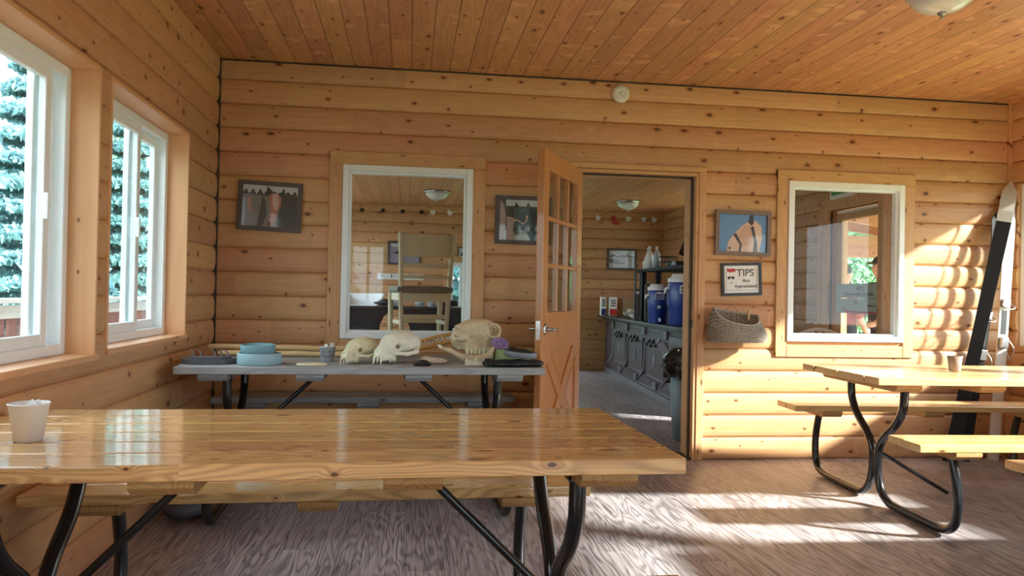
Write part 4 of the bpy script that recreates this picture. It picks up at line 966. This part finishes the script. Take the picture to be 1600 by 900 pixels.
MB().mat('iron_dark').box(-.20, .12, -.12, .12, 0, .05).build('tray', cs, None, .008, 2); MB().mat('iron_dark').box(-.16, .16, -.02, .02, 0, .34, M=RM((.02, .10, .075), -R(12), R(24), 0)).build('case_lid', cs, None, .008, 2); MB().mat('chrome').tube([(-.03, .05, .30), (.0, .0, .34), (.03, .05, .30)], .006, 6).build('clasp', cs)
bc = thing('coffee_box', 'black box with a white top at the right end of the shelf rack', 'box', (2.945, 7.44, 1.491), 0)
MB().mat('rubber_black').box(-.05, .12, .0, .16, 0, .42).build('box_body', bc, None, .004, 1); MB().mat('paper_white').box(-.045, .11, .01, .15, .42, .53).build('box_top', bc, None, .003, 1)
def carton(label, loc, w, d, h, m1, m2, rz=R(-8)):
    t = thing('carton', label, 'box', loc, rz); MB().mat(m1).box(-w/2, w/2, -d/2, d/2, 0, h).build('carton_body', t, None, .002, 1)
    MB().mat(m2).box(-w/2 + .003, w/2 - .003, -d/2 - .002, -d/2 + .001, .01, h*.36).build('print_band', t)
    for k in range(3): MB().mat('ink').box(-w*.33, w*.33, -d/2 - .002, -d/2 + .001, h*(.52 + .13*k), h*(.58 + .13*k)).build('print_line', t)
carton('white carton with a blue lower band at the far left end of the range', (2.91, 11.32, .8625), .075, .20, .28, 'paper_white', 'navy')
carton('white carton with a red lower band beside the blue banded one', (3.03, 11.22, .8625), .11, .20, .28, 'paper_white', 'red')
for lb, c, d in (('brown cardboard box standing behind the small basket on the range', (3.30, 11.28, .8625), (.22, .2, .26)), ('dark brown box right of the cardboard box on the range', (3.50, 11.15, .8625), (.20, .2, .27))):
    o = MB().mat('cardboard' if 'stand' in lb else 'sign_board').box(-d[0]/2, d[0]/2, -d[1]/2, d[1]/2, 0, d[2]).build('cardboard_box', None, None, .003, 1); place(o, c, R(-6)); tag(o, lb, 'box')
sb = thing('bread_basket', 'small tan basket of packets on the iron range', 'basket', (3.13, 10.55, .8625), 0)
MB().mat('wicker').lathe([(.001, 0), (.10, 0), (.13, .07), (.125, .07), (.09, .012), (.001, .012)], 24).build('basket_body', sb)
for k in range(6): MB().mat(('paper_white', 'cardboard', 'plaster_cream')[k % 3]).box(-.03, .03, -.004, .004, 0, .09, M=RM((-.06 + .025*k, .01*(k % 2), .03), .2, .3 - .12*k, .4*k)).build('packet', sb)
o = MB().mat('cardboard').box(-.12, .12, -.06, .06, 0, .045).build('flat_carton'); place(o, (3.16, 10.75, .935 + .03), R(-8)); o.location.z = .8625; place(o, (3.28, 10.85, .8625), R(-8)); tag(o, 'flat tan carton lying behind the small basket on the range', 'box')
bw_ = MB().mat('plastic_white').lathe([(.001, 0), (.045, 0), (.085, .06), (.081, .06), (.042, .006), (.001, .006)], 24).build('bowl'); place(bw_, (2.90, 9.62, .8625)); tag(bw_, 'small white bowl left of the slotted panels on the range', 'bowl')
# waste bin with black bag
wbn = thing('waste_bin', 'pale blue waste bin with a bunched black bag beside the doorway', 'bin', (2.26, 5.98, 0), 0)
MB().mat('bin_blue').lathe([(.001, 0), (.125, 0), (.15, .56), (.145, .56), (.12, .01), (.001, .01)], 32).build('bin_body', wbn)
rr_ = random.Random(11)
bl_ = [ell((0, 0, .60), (.175, .17, .15)), ell((-.14, -.03, .62), (.10, .10, .10))] + [ell((.16*math.cos(a), .15*math.sin(a), .58 + .08*math.sin(a*2.3)), (.055, .055, .085)) for a in np.linspace(0, 5.9, 11)]
fb0 = U(bl_, .03)
sdf_obj('bin_bag', lambda P: fb0(P) + .012*np.sin(P[..., 0]*48 + 3*np.sin(P[..., 2]*21))*np.cos(P[..., 1]*40 + P[..., 2]*33), (-.28, -.24, .40), (.26, .24, .80), .0075, 'bag_black', wbn)
# pictures and coat rack on the far wall
yf = YF - .026
picture('framed_picture', 'grey framed black and white photo of boats seen through the doorway', 3.29, 1.735, .47, .33, yf, 'dark_frame', [('p_sky', [(0, .62), (1, .66), (1, 1), (0, 1)]), ('p_boat', [(.0, .62), (0, .68), (.05, .68), (.06, .76), (.24, .76), (.26, .68), (.45, .70), (.5, .80), (.56, .70), (.72, .82), (.8, .7), (1, .68), (1, .63)]),
    ('p_boat', [(.0, .30), (.0, .50), (.14, .52), (.30, .44), (.45, .34), (.64, .36), (.60, .22), (.4, .18), (.2, .24)]), ('p_water', [(.02, .06), (.9, .06), (.95, .12), (.02, .12)])], bgc='p_water', bw=.03)
picture('framed_picture', 'grey framed print on the far wall behind the cream chair', -.08, 1.745, .50, .35, yf, 'dark_frame', [('p_sky', [(.05, .8), (.95, .82), (.95, .95), (.05, .95)]), ('p_boat', [(.1, .5), (.3, .62), (.5, .52), (.62, .4), (.3, .42)]), ('p_purple', [(.5, .1), (.95, .15), (.9, .35), (.55, .3)])], bgc='p_purple')
picture('framed_picture', 'small framed print above the bright far window', .80, 1.76, .16, .20, yf, 'dark_frame', [('p_sky', [(.1, .1), (.9, .1), (.9, .9), (.1, .9)]), ('p_boat', [(.2, .3), (.8, .3), (.6, .6), (.3, .55)])], bgc='p_water', bw=.015)
cr = thing('coat_rack', 'white board coat rack on the far wall of the other room', 'coat rack', (-.125, yf, 1.385))
MB().mat('white_paint').box(-.35, .35, -.018, 0, -.045, .045).build('rail', cr, None, .003, 1)
for k in range(5): MB().mat('iron_dark').tube(smooth_path([(-.28 + .14*k, -.018, .015), (-.28 + .14*k, -.055, .0), (-.28 + .14*k, -.065, -.025), (-.28 + .14*k, -.05, .01), (-.28 + .14*k, -.075, .03)], 2), .006, 6).build('hook', cr)
# garland ornaments pinned under the far ceiling
def ornament(i, x, z, kind, label, cat):
    if kind == 'sock': o = MB().mat('red').prism([(-.025, 0), (.025, 0), (.03, -.09), (.07, -.12), (.06, -.15), (.0, -.14), (-.03, -.09)], -.008, .008, axis=1)
    elif kind == 'ball': o = MB().mat('rubber_black').ball((0, 0, -.035), .032, 10).tube([(0, 0, -.005), (0, 0, 0)], .008, 6)
    else: o = MB().mat('paper_white').prism([(-.04, 0), (.045, .0), (.035, -.06), (.0, -.075), (-.035, -.055)], -.006, .006, axis=1)
    b = o.build('hanging_ornament'); place(b, (x, yf - .03, z), 0, 0, [0, .4, -.3, .2][i % 4]); tag(b, label, cat, group='ornaments along the far ceiling')
for i, (x, k, lb) in enumerate(((2.60, 'tag', 'white paper ornament nearest the open door leaf'), (2.90, 'tag', 'white and red ornament second from the door leaf'), (3.13, 'sock', 'red stocking ornament under the dome lamp'), (3.38, 'tag', 'pale ornament right of the red stocking'),
        (3.62, 'tag', 'white ornament with a dangling string near the far corner'), (3.80, 'tag', 'last pale ornament beside the far right corner'))): ornament(i, x, 2.40, k, lb, 'ornament')
lbs = ['leftmost dark ball ornament seen through the left inner window', 'second dark ball ornament from the left in the inner window', 'third dark ball ornament, left of the lamp in the inner window', 'dark ball ornament just under the lamp in the inner window', 'white ornament just right of the lamp in the inner window', 'white ornament at the right side of the inner window']
for i, (x, k) in enumerate(((-.72, 'ball'), (-.40, 'ball'), (-.13, 'ball'), (.17, 'ball'), (.33, 'tag'), (.60, 'tag'))): ornament(i, x, 2.40, k, lbs[i], 'ornament')
# ladder-back chair standing on a table just behind the left inner window
tb = thing('side_table', 'plain brown table behind the left inner window carrying the cream chair', 'table', (.12, 6.22, 0), 0)
MB().mat('sign_board').box(-.75, .75, -.42, .42, .69, .72).build('tabletop', tb, None, .004, 2)
for sx_ in (-1, 1):
    for sy_ in (-1, 1): MB().mat('sign_board').box(sx_*.69 - .03, sx_*.69 + .03, sy_*.36 - .03, sy_*.36 + .03, 0, .69).build('leg', tb, None, .004, 1)
ch = thing('dining_chair', 'cream painted ladder-back chair with grey seat standing on the table', 'chair', (.128, 6.03, .7245), R(10))
for s in (-1, 1):
    MB().mat('chair_cream').tube(smooth_path([(s*.165, .03, 0), (s*.185, .03, .25), (s*.19, .02, .45), (s*.197, -.005, .65), (s*.212, -.05, .885)], 2), .019, 4).build('leg', ch)
    MB().mat('chair_cream').tube([(s*.20, .42, 0), (s*.21, .41, .42)], [.018, .022], 4).build('leg', ch)
    MB().mat('chair_cream').box(s*.18 - .01, s*.18 + .01, .05, .41, .17, .20).build('stretcher', ch, None, .003, 1)
    MB().mat('chair_cream').box(s*.195 - .011, s*.195 + .011, .04, .42, .36, .42).build('seat_rail', ch, None, .003, 1)
MB().mat('chair_cream').box(-.18, .18, .40, .42, .36, .42).box(-.18, .18, .02, .04, .35, .42).build('seat_rail', ch, None, .003, 1)
MB().mat('chair_cream').box(-.18, .18, .02, .045, .215, .25).build('stretcher', ch, None, .003, 1)
MB().mat('chair_cream').box(-.2, .2, .40, .42, .17, .20).build('stretcher', ch, None, .003, 1)
sdf_obj('seat', bxs((0, .22, .445), (.225, .225, .028), .026), (-.25, -.03, .40), (.25, .47, .49), .012, 'seat_grey', ch)
def slat(z0, z1, w0, w1):
    yb = lambda z: .02 - .10*max(0, (z - .45))**1.3*1.2
    v = MB().mat('chair_cream'); n = 8; vs = []
    for i in range(n+1):
        s = -1 + 2*i/n; sag = .018*(1 - s*s)
        vs += [(s*w0, yb(z0) - sag - .009, z0), (s*w0, yb(z0) - sag + .009, z0), (s*w1, yb(z1) - sag + .009, z1), (s*w1, yb(z1) - sag - .009, z1)]
    fs = [(i*4+j, i*4+(j+1) % 4, i*4+4+(j+1) % 4, i*4+4+j) for i in range(n) for j in range(4)] + [(3, 2, 1, 0), (n*4, n*4+1, n*4+2, n*4+3)]
    v.add(vs, fs); v.build('back_slat', ch)
slat(.70, .875, .195, .205); slat(.615, .65, .185, .188); slat(.53, .56, .182, .184)
# dark desk with things at the far end
dk = thing('desk', 'black desk with two dark pedestals far behind the left inner window', 'desk', (-.10, 10.1, 0), 0)
MB().mat('iron_dark').box(-.95, .78, -.4, .4, .93, .97).build('desktop', dk, None, .01, 2)
MB().mat('black_plastic').prism([(-.93, 0), (-.28, 0), (-.28, .70), (-.22, .84), (-.10, .93), (-.93, .93)], -.38, .38, axis=1).build('pedestal', dk, None, .01, 2)
MB().mat('black_plastic').prism([(.12, 0), (.76, 0), (.76, .93), (-.04, .93), (.08, .82), (.12, .70)], -.38, .38, axis=1).build('pedestal', dk, None, .01, 2)
cb = thing('storage_crate', 'white translucent crate on the left part of the far desk', 'crate', (-.56, 9.95, .9705), 0); q = MB().mat('plastic_white')
q.prism([(-.20, .0), (.16, .0), (.26, .16), (.24, .16), (.15, .012), (-.19, .012), (-.21, .16), (-.23, .16)], -.13, .13, axis=1); q.prism([(-.20, .0), (.16, .0), (.25, .16), (-.22, .16)], .11, .13, axis=1); q.build('crate_body', cb, None, .003, 1)
def canister(name, label, cat, loc, r, h, m1, m2):
    t = thing(name, label, cat, loc); MB().mat(m1).lathe([(.001, 0), (r, 0), (r, h*.8), (.001, h*.8)], 20).build('canister_body', t); MB().mat(m2).lathe([(r*1.05, h*.8), (r*1.05, h), (.001, h)], 20).build('lid', t)
canister('canister', 'white canister with a blue lid on the far desk', 'canister', (-.165, 10.0, .9705), .042, .15, 'plastic_white', 'jug_blue')
canister('canister', 'clear canister behind the chair legs on the far desk', 'canister', (.14, 9.9, .9705), .06, .13, 'clear_grey', 'plastic_white')
canister('canister', 'grey jar with dark lid right of the clear canister', 'canister', (.29, 9.9, .9705), .055, .12, 'clear_grey', 'iron_dark')
o = sdf_obj('camera_case', U([bxs((0, 0, .04), (.11, .06, .035), .02), ell((.03, -.05, .05), (.04, .04, .035))], .02), (-.14, -.12, -.012), (.14, .1, .11), .008, 'rubber_black'); place(o, (.52, 9.9, .975)); tag(o, 'small black case at the right end of the far desk', 'case')
o = sdf_obj('felt_hat', U([ell((0, 0, .03), (.08, .07, .045)), ell((-.09, 0, .02), (.05, .04, .015))], .02), (-.16, -.1, -.02), (.1, .1, .1), .008, 'rubber_black'); place(o, (-.30, 9.76, .992)); tag(o, 'dark flat cap lying right of the white crate', 'cap')
o = sdf_obj('potted_leaves', U([ell((-.02, 0, .10), (.05, .05, .12)), ell((.03, 0, .17), (.08, .02, .03)), ell((-.04, 0, .22), (.06, .02, .03))], .01), (-.14, -.1, -.03), (.14, .1, .28), .008, 'leaf_b'); place(o, (-.89, 10.05, .985)); tag(o, 'small dark green plant at the left end of the far desk', 'plant')
for lb, c, r in (('grey plastic bag on the floor in the gap of the far desk', (-.08, 9.45, 0), (.13, .13, .33)), ('grey plastic bag against the right desk pedestal', (.62, 9.52, 0), (.16, .13, .36)), ('low heap of clear plastic wrap before the left pedestal', (-.60, 9.5, 0), (.26, .13, .22))):
    e = ell((0, 0, r[2]), r); rx_ = r
    o = sdf_obj('plastic_bag', (lambda e_: lambda P: e_(P) + .014*np.sin(P[..., 0]*40 + 4*np.sin(P[..., 2]*17))*np.cos(P[..., 2]*31 + P[..., 1]*25))(e), (-r[0]-.04, -r[1]-.04, -.03), (r[0]+.04, r[1]+.04, 2*r[2]+.04), .014, 'clear_grey'); place(o, c); o.location.z = .005; tag(o, lb, 'bag')
bxo = MB().mat('cardboard').box(-.2, .2, -.1, .1, 0, .06).build('wooden_tray'); place(bxo, (-.12, 9.1, .0), R(8)); tag(bxo, 'tan tray on the floor in front of the far desk', 'tray')
# shelf of small boxes right below the far window
ss_ = thing('wall_shelf', 'brown wall shelf of small boxes under the far window', 'shelf', (.80, 11.52, 0))
for z in (.25, .50, .76): MB().mat('sign_board').box(-.26, .26, -.13, .13, z, z + .02).build('shelf_board', ss_, None, .003, 1)
for s in (-1, 1): MB().mat('sign_board').box(s*.27 - .01, s*.27 + .01, -.13, .13, 0, .80).build('side_panel', ss_, None, .003, 1)
for i, (x, z, w, h, m_) in enumerate(((-.16, .78, .10, .07, 'paper_white'), (-.02, .78, .12, .06, 'black_plastic'), (.13, .78, .11, .08, 'paper_white'), (-.15, .52, .14, .12, 'black_plastic'), (.03, .52, .12, .10, 'clear_grey'), (.17, .52, .10, .15, 'paper_white'))):
    o = MB().mat(m_).box(-w/2, w/2, -.06, .06, 0, h).build('small_box', None, None, .003, 1); place(o, (.80 + x, 11.46, z + .0005))
    tag(o, ['white', 'black', 'white', 'black', 'grey', 'white'][i] + ' small box, ' + ['left on the top board', 'middle on the top board', 'right on the top board', 'left on the middle board', 'centre of the middle board', 'right on the middle board'][i] + ' of the far shelf', 'box', 'small boxes on the far shelf')
# white plastic armchair behind the right inner window
pc = thing('plastic_chair', 'white plastic chair with ribbed back behind the right inner window', 'chair', (3.42, 6.15, 0), R(160))
for sx_ in (-1, 1):
    MB().mat('plastic_white').tube([(sx_*.21, -.2, 0), (sx_*.19, -.17, .43)], [.018, .024], 8).build('leg', pc); MB().mat('plastic_white').tube([(sx_*.20, .24, 0), (sx_*.17, .2, .43)], [.018, .024], 8).build('leg', pc)
    MB().mat('plastic_white').tube(smooth_path([(sx_*.22, -.19, .42), (sx_*.25, -.2, .66), (sx_*.25, .0, .68), (sx_*.22, .24, .70)], 2), .02, 8).build('armrest', pc)
MB().mat('plastic_white').box(-.22, .22, -.22, .22, .42, .445).build('seat', pc, None, .01, 2)
q = MB().mat('plastic_white')
for k in range(9): a = (k - 4)/4; q.tube([(a*.14, .22, .44), (a*.20, .28, .68), (a*.21, .31, .90 - .09*a*a)], .009, 6)
q.tube(smooth_path([(-.2, .215, .44), (-.235, .28, .70), (-.2, .31, .85), (0, .32, .93), (.2, .31, .85), (.235, .28, .70), (.2, .215, .44)], 2), .016, 8); q.build('backrest', pc)
# glazed outer door in the right wall of the far room, exit sign, poster on its glass
y0, y1, z0, z1 = DD
f = MB().mat('trim_z'); f.box(XR2 - .045, XR2 + .16, y0 - .075, y0 + .03, 0, z1 + .02); f.box(XR2 - .045, XR2 + .16, y1 - .03, y1 + .085, 0, z1 + .02); f.box(XR2 - .05, XR2 + .16, y0 - .075, y1 + .085, z1 - .03, z1 + .075)
f.mat('weather_strip').box(XR2 - .02, XR2 + .0, y1 - .038, y1 - .03, 0, z1 - .03).box(XR2 - .02, XR2, y0 + .03, y1 - .03, z1 - .038, z1 - .03)
dr = struct(f.build('door_2', None, None, .003, 1))
st_ = MB().mat('trim_z'); xa, xb = XR2 + .03, XR2 + .07
st_.box(xa, xb, y0 + .032, y0 + .10, .01, z1 - .04); st_.box(xa, xb, y1 - .14, y1 - .04, .01, z1 - .04); st_.box(xa, xb, y0 + .10, y1 - .14, z1 - .13, z1 - .04); st_.box(xa, xb, y0 + .10, y1 - .14, .01, .30); st_.build('door_leaf', dr, None, .004, 1)
MB().box(XR2 + .047, XR2 + .053, y0 + .10, y1 - .14, .30, z1 - .13).build('glass_pane', dr, 'glass')
MB().mat('paper_white').box(XR2 + .015, XR2 + .029, y0 + .05, y1 - .10, z1 - .065, z1 - .045).build('closer_bar', dr)
f = MB().mat('trim_z'); f.box(XR2 - .05, XR2, y1 + .085, y1 + .14, 0, z1 + .04); f.box(XR2 - .05, XR2 - .0, y1 + .14, 9.1, z1 - .01, z1 + .05); struct(f.build('trim_6', None, None, .003, 1))
ex = thing('exit_sign', 'green exit sign above the far outer door seen in the right window', 'sign', (XR2 - .05, 6.55, 2.105), 0)
MB().mat('paper_white').box(-.035, .02, -.19, .19, -.01, .20).build('sign_box', ex, None, .004, 1); MB().mat('exit_green').box(-.037, -.034, -.16, .16, .02, .17).build('sign_face', ex)
text_mesh('EXIT', .13, 'lettering', ex, 'paper_white', Matrix.Translation((-.038, 0, .05)) @ Matrix.Rotation(-math.pi/2, 4, 'Z') @ Matrix.Rotation(math.pi/2, 4, 'X'))
ps = thing('window_poster', 'pale sign with black lettering on the glass of the far outer door', 'sign', (XR2 + .022, 6.42, 1.16), 0)
MB().mat('poster').box(-.003, .003, -.36, .36, .015, .145).box(-.003, .003, -.36, .36, -.125, .010).build('sheet', ps)
MP = lambda y, z: Matrix.Translation((-.004, y, z)) @ Matrix.Rotation(-math.pi/2, 4, 'Z') @ Matrix.Rotation(math.pi/2, 4, 'X')
text_mesh('WILD', .05, 'lettering', ps, 'ink', MP(-.03, .085)); text_mesh('Heavyweight Sonoma', .052, 'lettering', ps, 'ink', MP(-.0, .035)); text_mesh('Bus', .036, 'lettering', ps, 'ink', MP(.04, -.035)); text_mesh('Seats 4 x 4', .03, 'lettering', ps, 'ink', MP(-.2, -.06))
MB().mat('ink_red').prism([(.26, -.06), (.20, -.10), (-.30, -.11), (-.30, -.12), (.19, -.118), (.22, -.10)], -.0055, -.003, axis=0).build('swoosh', ps)
# ================================================================== outdoors
slab('ground', -60, 60, -40, 70, -.62, -.45, 'ground')
slab('porch_floor', -3.35, XL - .17, -3, 13.5, -.14, -.02, 'deck_wood'); slab('porch_floor_right', XR2 + .17, 7.4, D + .3, 10.6, -.14, -.02, 'deck_wood')
rl = thing('porch_railing', 'pale wooden porch railing outside the left windows', 'railing', (-3.1, 0, 0))
MB().mat('white_paint').box(-.07, .07, -2.8, 13.2, 1.0, 1.04).box(-.02, .02, -2.8, 13.2, .88, .985).build('top_rail', rl, None, .004, 1)
MB().mat('fence_red').box(-.02, .02, -2.8, 13.2, .10, .18).build('bottom_rail', rl)
sl2 = MB().mat('fence_red')
for k in range(82): sl2.box(-.012, .012, -2.7 + k*.195, -2.7 + k*.195 + .13, .18, .88)
sl2.build('board_infill', rl)
for i, y in enumerate((-.7, 1.8, 4.3, 6.72, 9.25, 11.7)):
    o = MB().mat('white_paint').box(-.085, .085, -.085, .085, -.02, 2.62).box(-.11, .11, -.11, .11, -.02, .08).box(-.11, .11, -.11, .11, 2.5, 2.62).build('porch_post', None, None, .006, 1); place(o, (-2.86, y, 0))
    tag(o, 'white porch post outside, ' + ['behind the camera side of the left wall', 'beside the rear part of the left wall', 'just outside the nearer left window', 'standing in the right pane of the nearer left window', 'standing in the farther left window', 'farthest along the left porch'][i], 'post', 'porch posts on the left side')
slab('roof_overhang', -1.75, XL - .16, -3, 13, 2.62, 2.72, 'roof_outside')
struct(MB().mat('rafter_wood').prism([(XR2 + .17, 2.62), (7.6, 2.14), (7.6, 2.24), (XR2 + .17, 2.74)], 5.6, 10.8, axis=1).build('porch_roof'))
for i, y in enumerate((6.6, 7.35, 8.1, 8.85, 9.6, 10.3)):
    o = MB().mat('rafter_wood').prism([(4.16, 2.60), (7.5, 2.135), (7.5, 1.99), (4.16, 2.44)], -.03, .03, axis=1).build('porch_rafter', None, None, .003, 1); place(o, (0, y, 0))
    tag(o, 'sloping porch rafter outside the right outer door, ' + ['the nearest one', 'second from the house door', 'third from the house door', 'fourth from the house door', 'fifth from the house door', 'the farthest one'][i], 'rafter', 'porch rafters')
o = MB().mat('rafter_wood').box(4.2, 7.5, -.05, .05, 0, .30).build('porch_beam', None, None, .004, 1); place(o, (0, 9.95, 1.76)); tag(o, 'broad level porch beam with a knot behind the two people', 'beam')
for i, (x, y) in enumerate(((7.3, 6.0), (7.3, 9.95), (4.45, 9.95))):
    o = MB().mat('rafter_wood').box(-.08, .08, -.08, .08, -.02, 1.76).build('porch_post'); place(o, (x, y, 0)); tag(o, 'brown wooden post of the right porch, ' + ['near outer corner', 'far outer corner', 'beside the house wall'][i], 'post')
# people on the porch, head and shoulders seen through the door glass
def person(label, loc, rz, hgt, capd, shirt, hairs):
    t = thing('person', label, 'person', loc, rz); k = hgt/1.7
    # faces +x
    body = U([ell((0, 0, 1.20), (.12, .19, .20)), ell((0, 0, 1.0), (.115, .155, .18)), cap((-.01, 0, 1.36), (.01, 0, 1.50), .055, .052),
              cap((0, .17, 1.36), (.02, .24, 1.10), .05, .042), cap((.02, .24, 1.10), (.16, .18, .93), .04, .030), cap((0, -.17, 1.36), (.02, -.24, 1.10), .05, .042), cap((.02, -.24, 1.10), (.16, -.18, .93), .04, .030),
              cap((0, .09, .90), (.01, .10, .48), .085, .060), cap((.01, .10, .48), (-.01, .10, .09), .055, .040), cap((0, -.09, .90), (.01, -.10, .48), .085, .060), cap((.01, -.10, .48), (-.01, -.10, .09), .055, .040),
              cap((-.04, .10, .045), (.15, .11, .035), .042, .036), cap((-.04, -.10, .045), (.15, -.11, .035), .042, .036)], .035)
    head = U([ell((.015, 0, 1.600), (.088, .072, .108)), ell((.045, 0, 1.545), (.055, .050, .055)), cap((.092, 0, 1.605), (.112, 0, 1.578), .010, .014), cap((.085, 0, 1.548), (.095, 0, 1.545), .016, .014), ell((0, .074, 1.59), (.018, .010, .030)), ell((0, -.074, 1.59), (.018, .010, .030))], .014)
    hands = []
    for s in (-1, 1):
        hands.append(ell((.195, s*.165, .91), (.045, .022, .035)))
        for j in range(4): hands += [cap((.225, s*.165, .93 - j*.017), (.26 - .004*abs(j-1.5), s*.150, .925 - j*.017), .0085, .008), cap((.26, s*.150, .925 - j*.017), (.25, s*.125, .920 - j*.017), .008, .007)]
        hands.append(cap((.19, s*.15, .94), (.225, s*.125, .955), .010, .008))
    f = SUB(U([body, head] + [U(hands, .006)], .02), [ell((.100, s*.030, 1.615), (.010, .014, .009)) for s in (-1, 1)], .004)
    b = sdf_obj('body', f, (-.18, -.32, -.015), (.30, .32, 1.74), .011, 'skin', t)
    cl = U([ell((0, 0, 1.20), (.132, .20, .21)), ell((0, 0, 1.0), (.127, .167, .19)), cap((0, .17, 1.36), (.02, .24, 1.10), .062, .055), cap((0, -.17, 1.36), (.02, -.24, 1.10), .062, .055), ell((0, 0, 1.385), (.075, .13, .04))], .03)
    c1 = sdf_obj('shirt', cl, (-.2, -.34, .78), (.2, .34, 1.46), .011, shirt, t)
    pn = U([cap((0, s*.09, .92), (.01, s*.10, .48), .098, .073) for s in (-1, 1)] + [cap((.01, s*.10, .48), (-.01, s*.10, .10), .068, .055) for s in (-1, 1)], .03)
    c2 = sdf_obj('trousers', pn, (-.16, -.24, .03), (.16, .24, 1.03), .012, 'cloth_dark', t)
    hr = SUB(ell((-.008, 0, 1.628), (.099, .083, .098)), [ell((.075, 0, 1.58), (.055, .075, .075))], .01)
    if hairs: c3 = sdf_obj('hair', hr, (-.13, -.11, 1.50), (.12, .11, 1.74), .008, 'hair', t)
    else:
        c3 = sdf_obj('hair', hr, (-.13, -.11, 1.50), (.12, .11, 1.74), .008, 'hair', t)
        c4 = sdf_obj('baseball_cap', U([SUB(ell((-.002, 0, 1.645), (.108, .092, .098)), [bxs((0, 0, 1.56), (.2, .2, .075))], .006), ell((.135, 0, 1.640), (.075, .070, .010))], .008), (-.13, -.12, 1.60), (.24, .12, 1.77), .008, 'cloth_dark', t)
    t.scale = (k, k, k); return t
person('dark-haired person in a dark red shirt outside, left of the two behind the right window', (4.93, 8.2, -.02), R(8), 1.57, 0, 'cloth_red', True)
person('person in a dark baseball cap outside, right of the two behind the right window', (5.58, 8.5, -.02), R(178), 1.68, 0, 'cloth_dark', False)
# trees
def foliage_mesh(kind, seed):
    r_ = np.random.RandomState(seed); n = 26000 if kind == 'spruce' else 20000
    if kind == 'spruce':
        h = r_.rand(n)**1.25; R_ = (1 - h)*1.25 + .12; whorl = np.floor(h*16)/16; rad = R_*(.25 + .75*r_.rand(n)**.5); a = r_.rand(n)*2*math.pi
        z = .5 + (whorl*.7 + h*.3)*5.2 - rad*.35; P = np.stack([rad*np.cos(a), rad*np.sin(a), z], 1); sz = .085
    else:
        c = np.array([[r_.uniform(-.8, .8), r_.uniform(-.8, .8), r_.uniform(1.6, 4.2)] for _ in range(16)]); k = r_.randint(0, 16, n)
        d = r_.randn(n, 3); d /= np.linalg.norm(d, axis=1)[:, None]; P = c[k] + d*(.75*r_.rand(n)**.4)[:, None]; sz = .07
    u = r_.randn(n, 3); u /= np.linalg.norm(u, axis=1)[:, None]; w = np.cross(u, r_.randn(n, 3)); w /= np.linalg.norm(w, axis=1)[:, None]
    s = sz*(.6 + .8*r_.rand(n))[:, None]; V = np.stack([P - u*s, P + w*s*.5, P + u*s, P - w*s*.5], 1).reshape(-1, 3)
    me = bpy.data.meshes.new('foliage'); me.from_pydata(V.tolist(), [], [(4*i, 4*i+1, 4*i+2, 4*i+3) for i in range(n)]); return me
FM = {}
for kd, mt_, sd_ in (('spruce', 'leaf_b', 1), ('spruce2', 'leaf_a', 2), ('birch', 'leaf_c', 3)):
    FM[kd] = foliage_mesh('spruce' if kd != 'birch' else 'birch', sd_); FM[kd].materials.append(MATS[mt_])
TM = MB().mat('bark').tube([(0, 0, 0), (.03, 0, 2), (0, .02, 4), (0, 0, 5.6)], [.13, .10, .05, .015], 8).build('trunk'); tm = TM.data; bpy.data.objects.remove(TM)
def tree(kind, x, y, s, label, grp):
    t = thing('spruce_tree' if kind != 'birch' else 'leafy_tree', label, 'tree', (x, y, -.45), rnd.random()*6, grp); t.scale = (s, s, s)
    for nm, me in (('foliage', FM[kind]), ('trunk', tm)):
        o = bpy.data.objects.new(nm, me); COL.objects.link(o); o.parent = t
G1 = 'trees beyond the left porch'; G2 = 'trees beyond the right porch'
ord_ = ['nearest', 'second nearest', 'third nearest', 'fourth nearest', 'fifth nearest', 'farthest']
nm_ = {'spruce': 'dark green spruce', 'spruce2': 'blue-green spruce', 'birch': 'bright leafy tree'}
for side, lst in (('beyond the left porch railing', (('spruce2', -5.6, 12.4, 1.05), ('birch', -6.6, 9.6, .85), ('spruce', -8.6, 14.6, 1.3), ('spruce2', -10.2, 18.5, 1.3), ('spruce', -6.0, 17.6, 1.15), ('birch', -7.2, 21.6, 1.2), ('spruce', -13.4, 23.5, 1.6), ('spruce', -9.6, 26.5, 1.6), ('spruce2', -7.4, 5.6, 1.1), ('birch', -6.9, 1.6, 1.1), ('spruce', -8.6, -3.4, .9), ('spruce2', -11.2, 10.2, 1.4))),
        ('behind the right porch', (('birch', 8.4, 13.2, .85), ('spruce2', 10.6, 16.2, 1.0), ('birch', 9.2, 19.0, 1.1), ('spruce', 14.8, 18.8, 1.2), ('spruce2', 11.8, 22.6, 1.3), ('birch', 12.6, 12.6, 1.0), ('spruce', 6.9, 16.8, .8))),
        ('behind the small far window', (('spruce2', .4, 17, 1.1), ('birch', 3.0, 15.4, .9), ('spruce', -2.6, 22, 1.1))),
        ('behind the rear windows', (('spruce2', -2.5, -11, 1.1), ('birch', 1.2, -12, 1.1), ('spruce', 5.0, -13, 1.2), ('birch', -6.4, -9, 1.)))):
    cnt = {}
    for (k, x, y, s) in sorted(lst, key=lambda q: math.hypot(q[1], q[2])):
        cnt[k] = cnt.get(k, -1) + 1; many = sum(q[0] == k for q in lst) > 1
        tree(k, x, y, s, nm_[k] + ' ' + side + (', ' + ord_[cnt[k]] + ' of its kind there' if many else ''), 'trees ' + side)
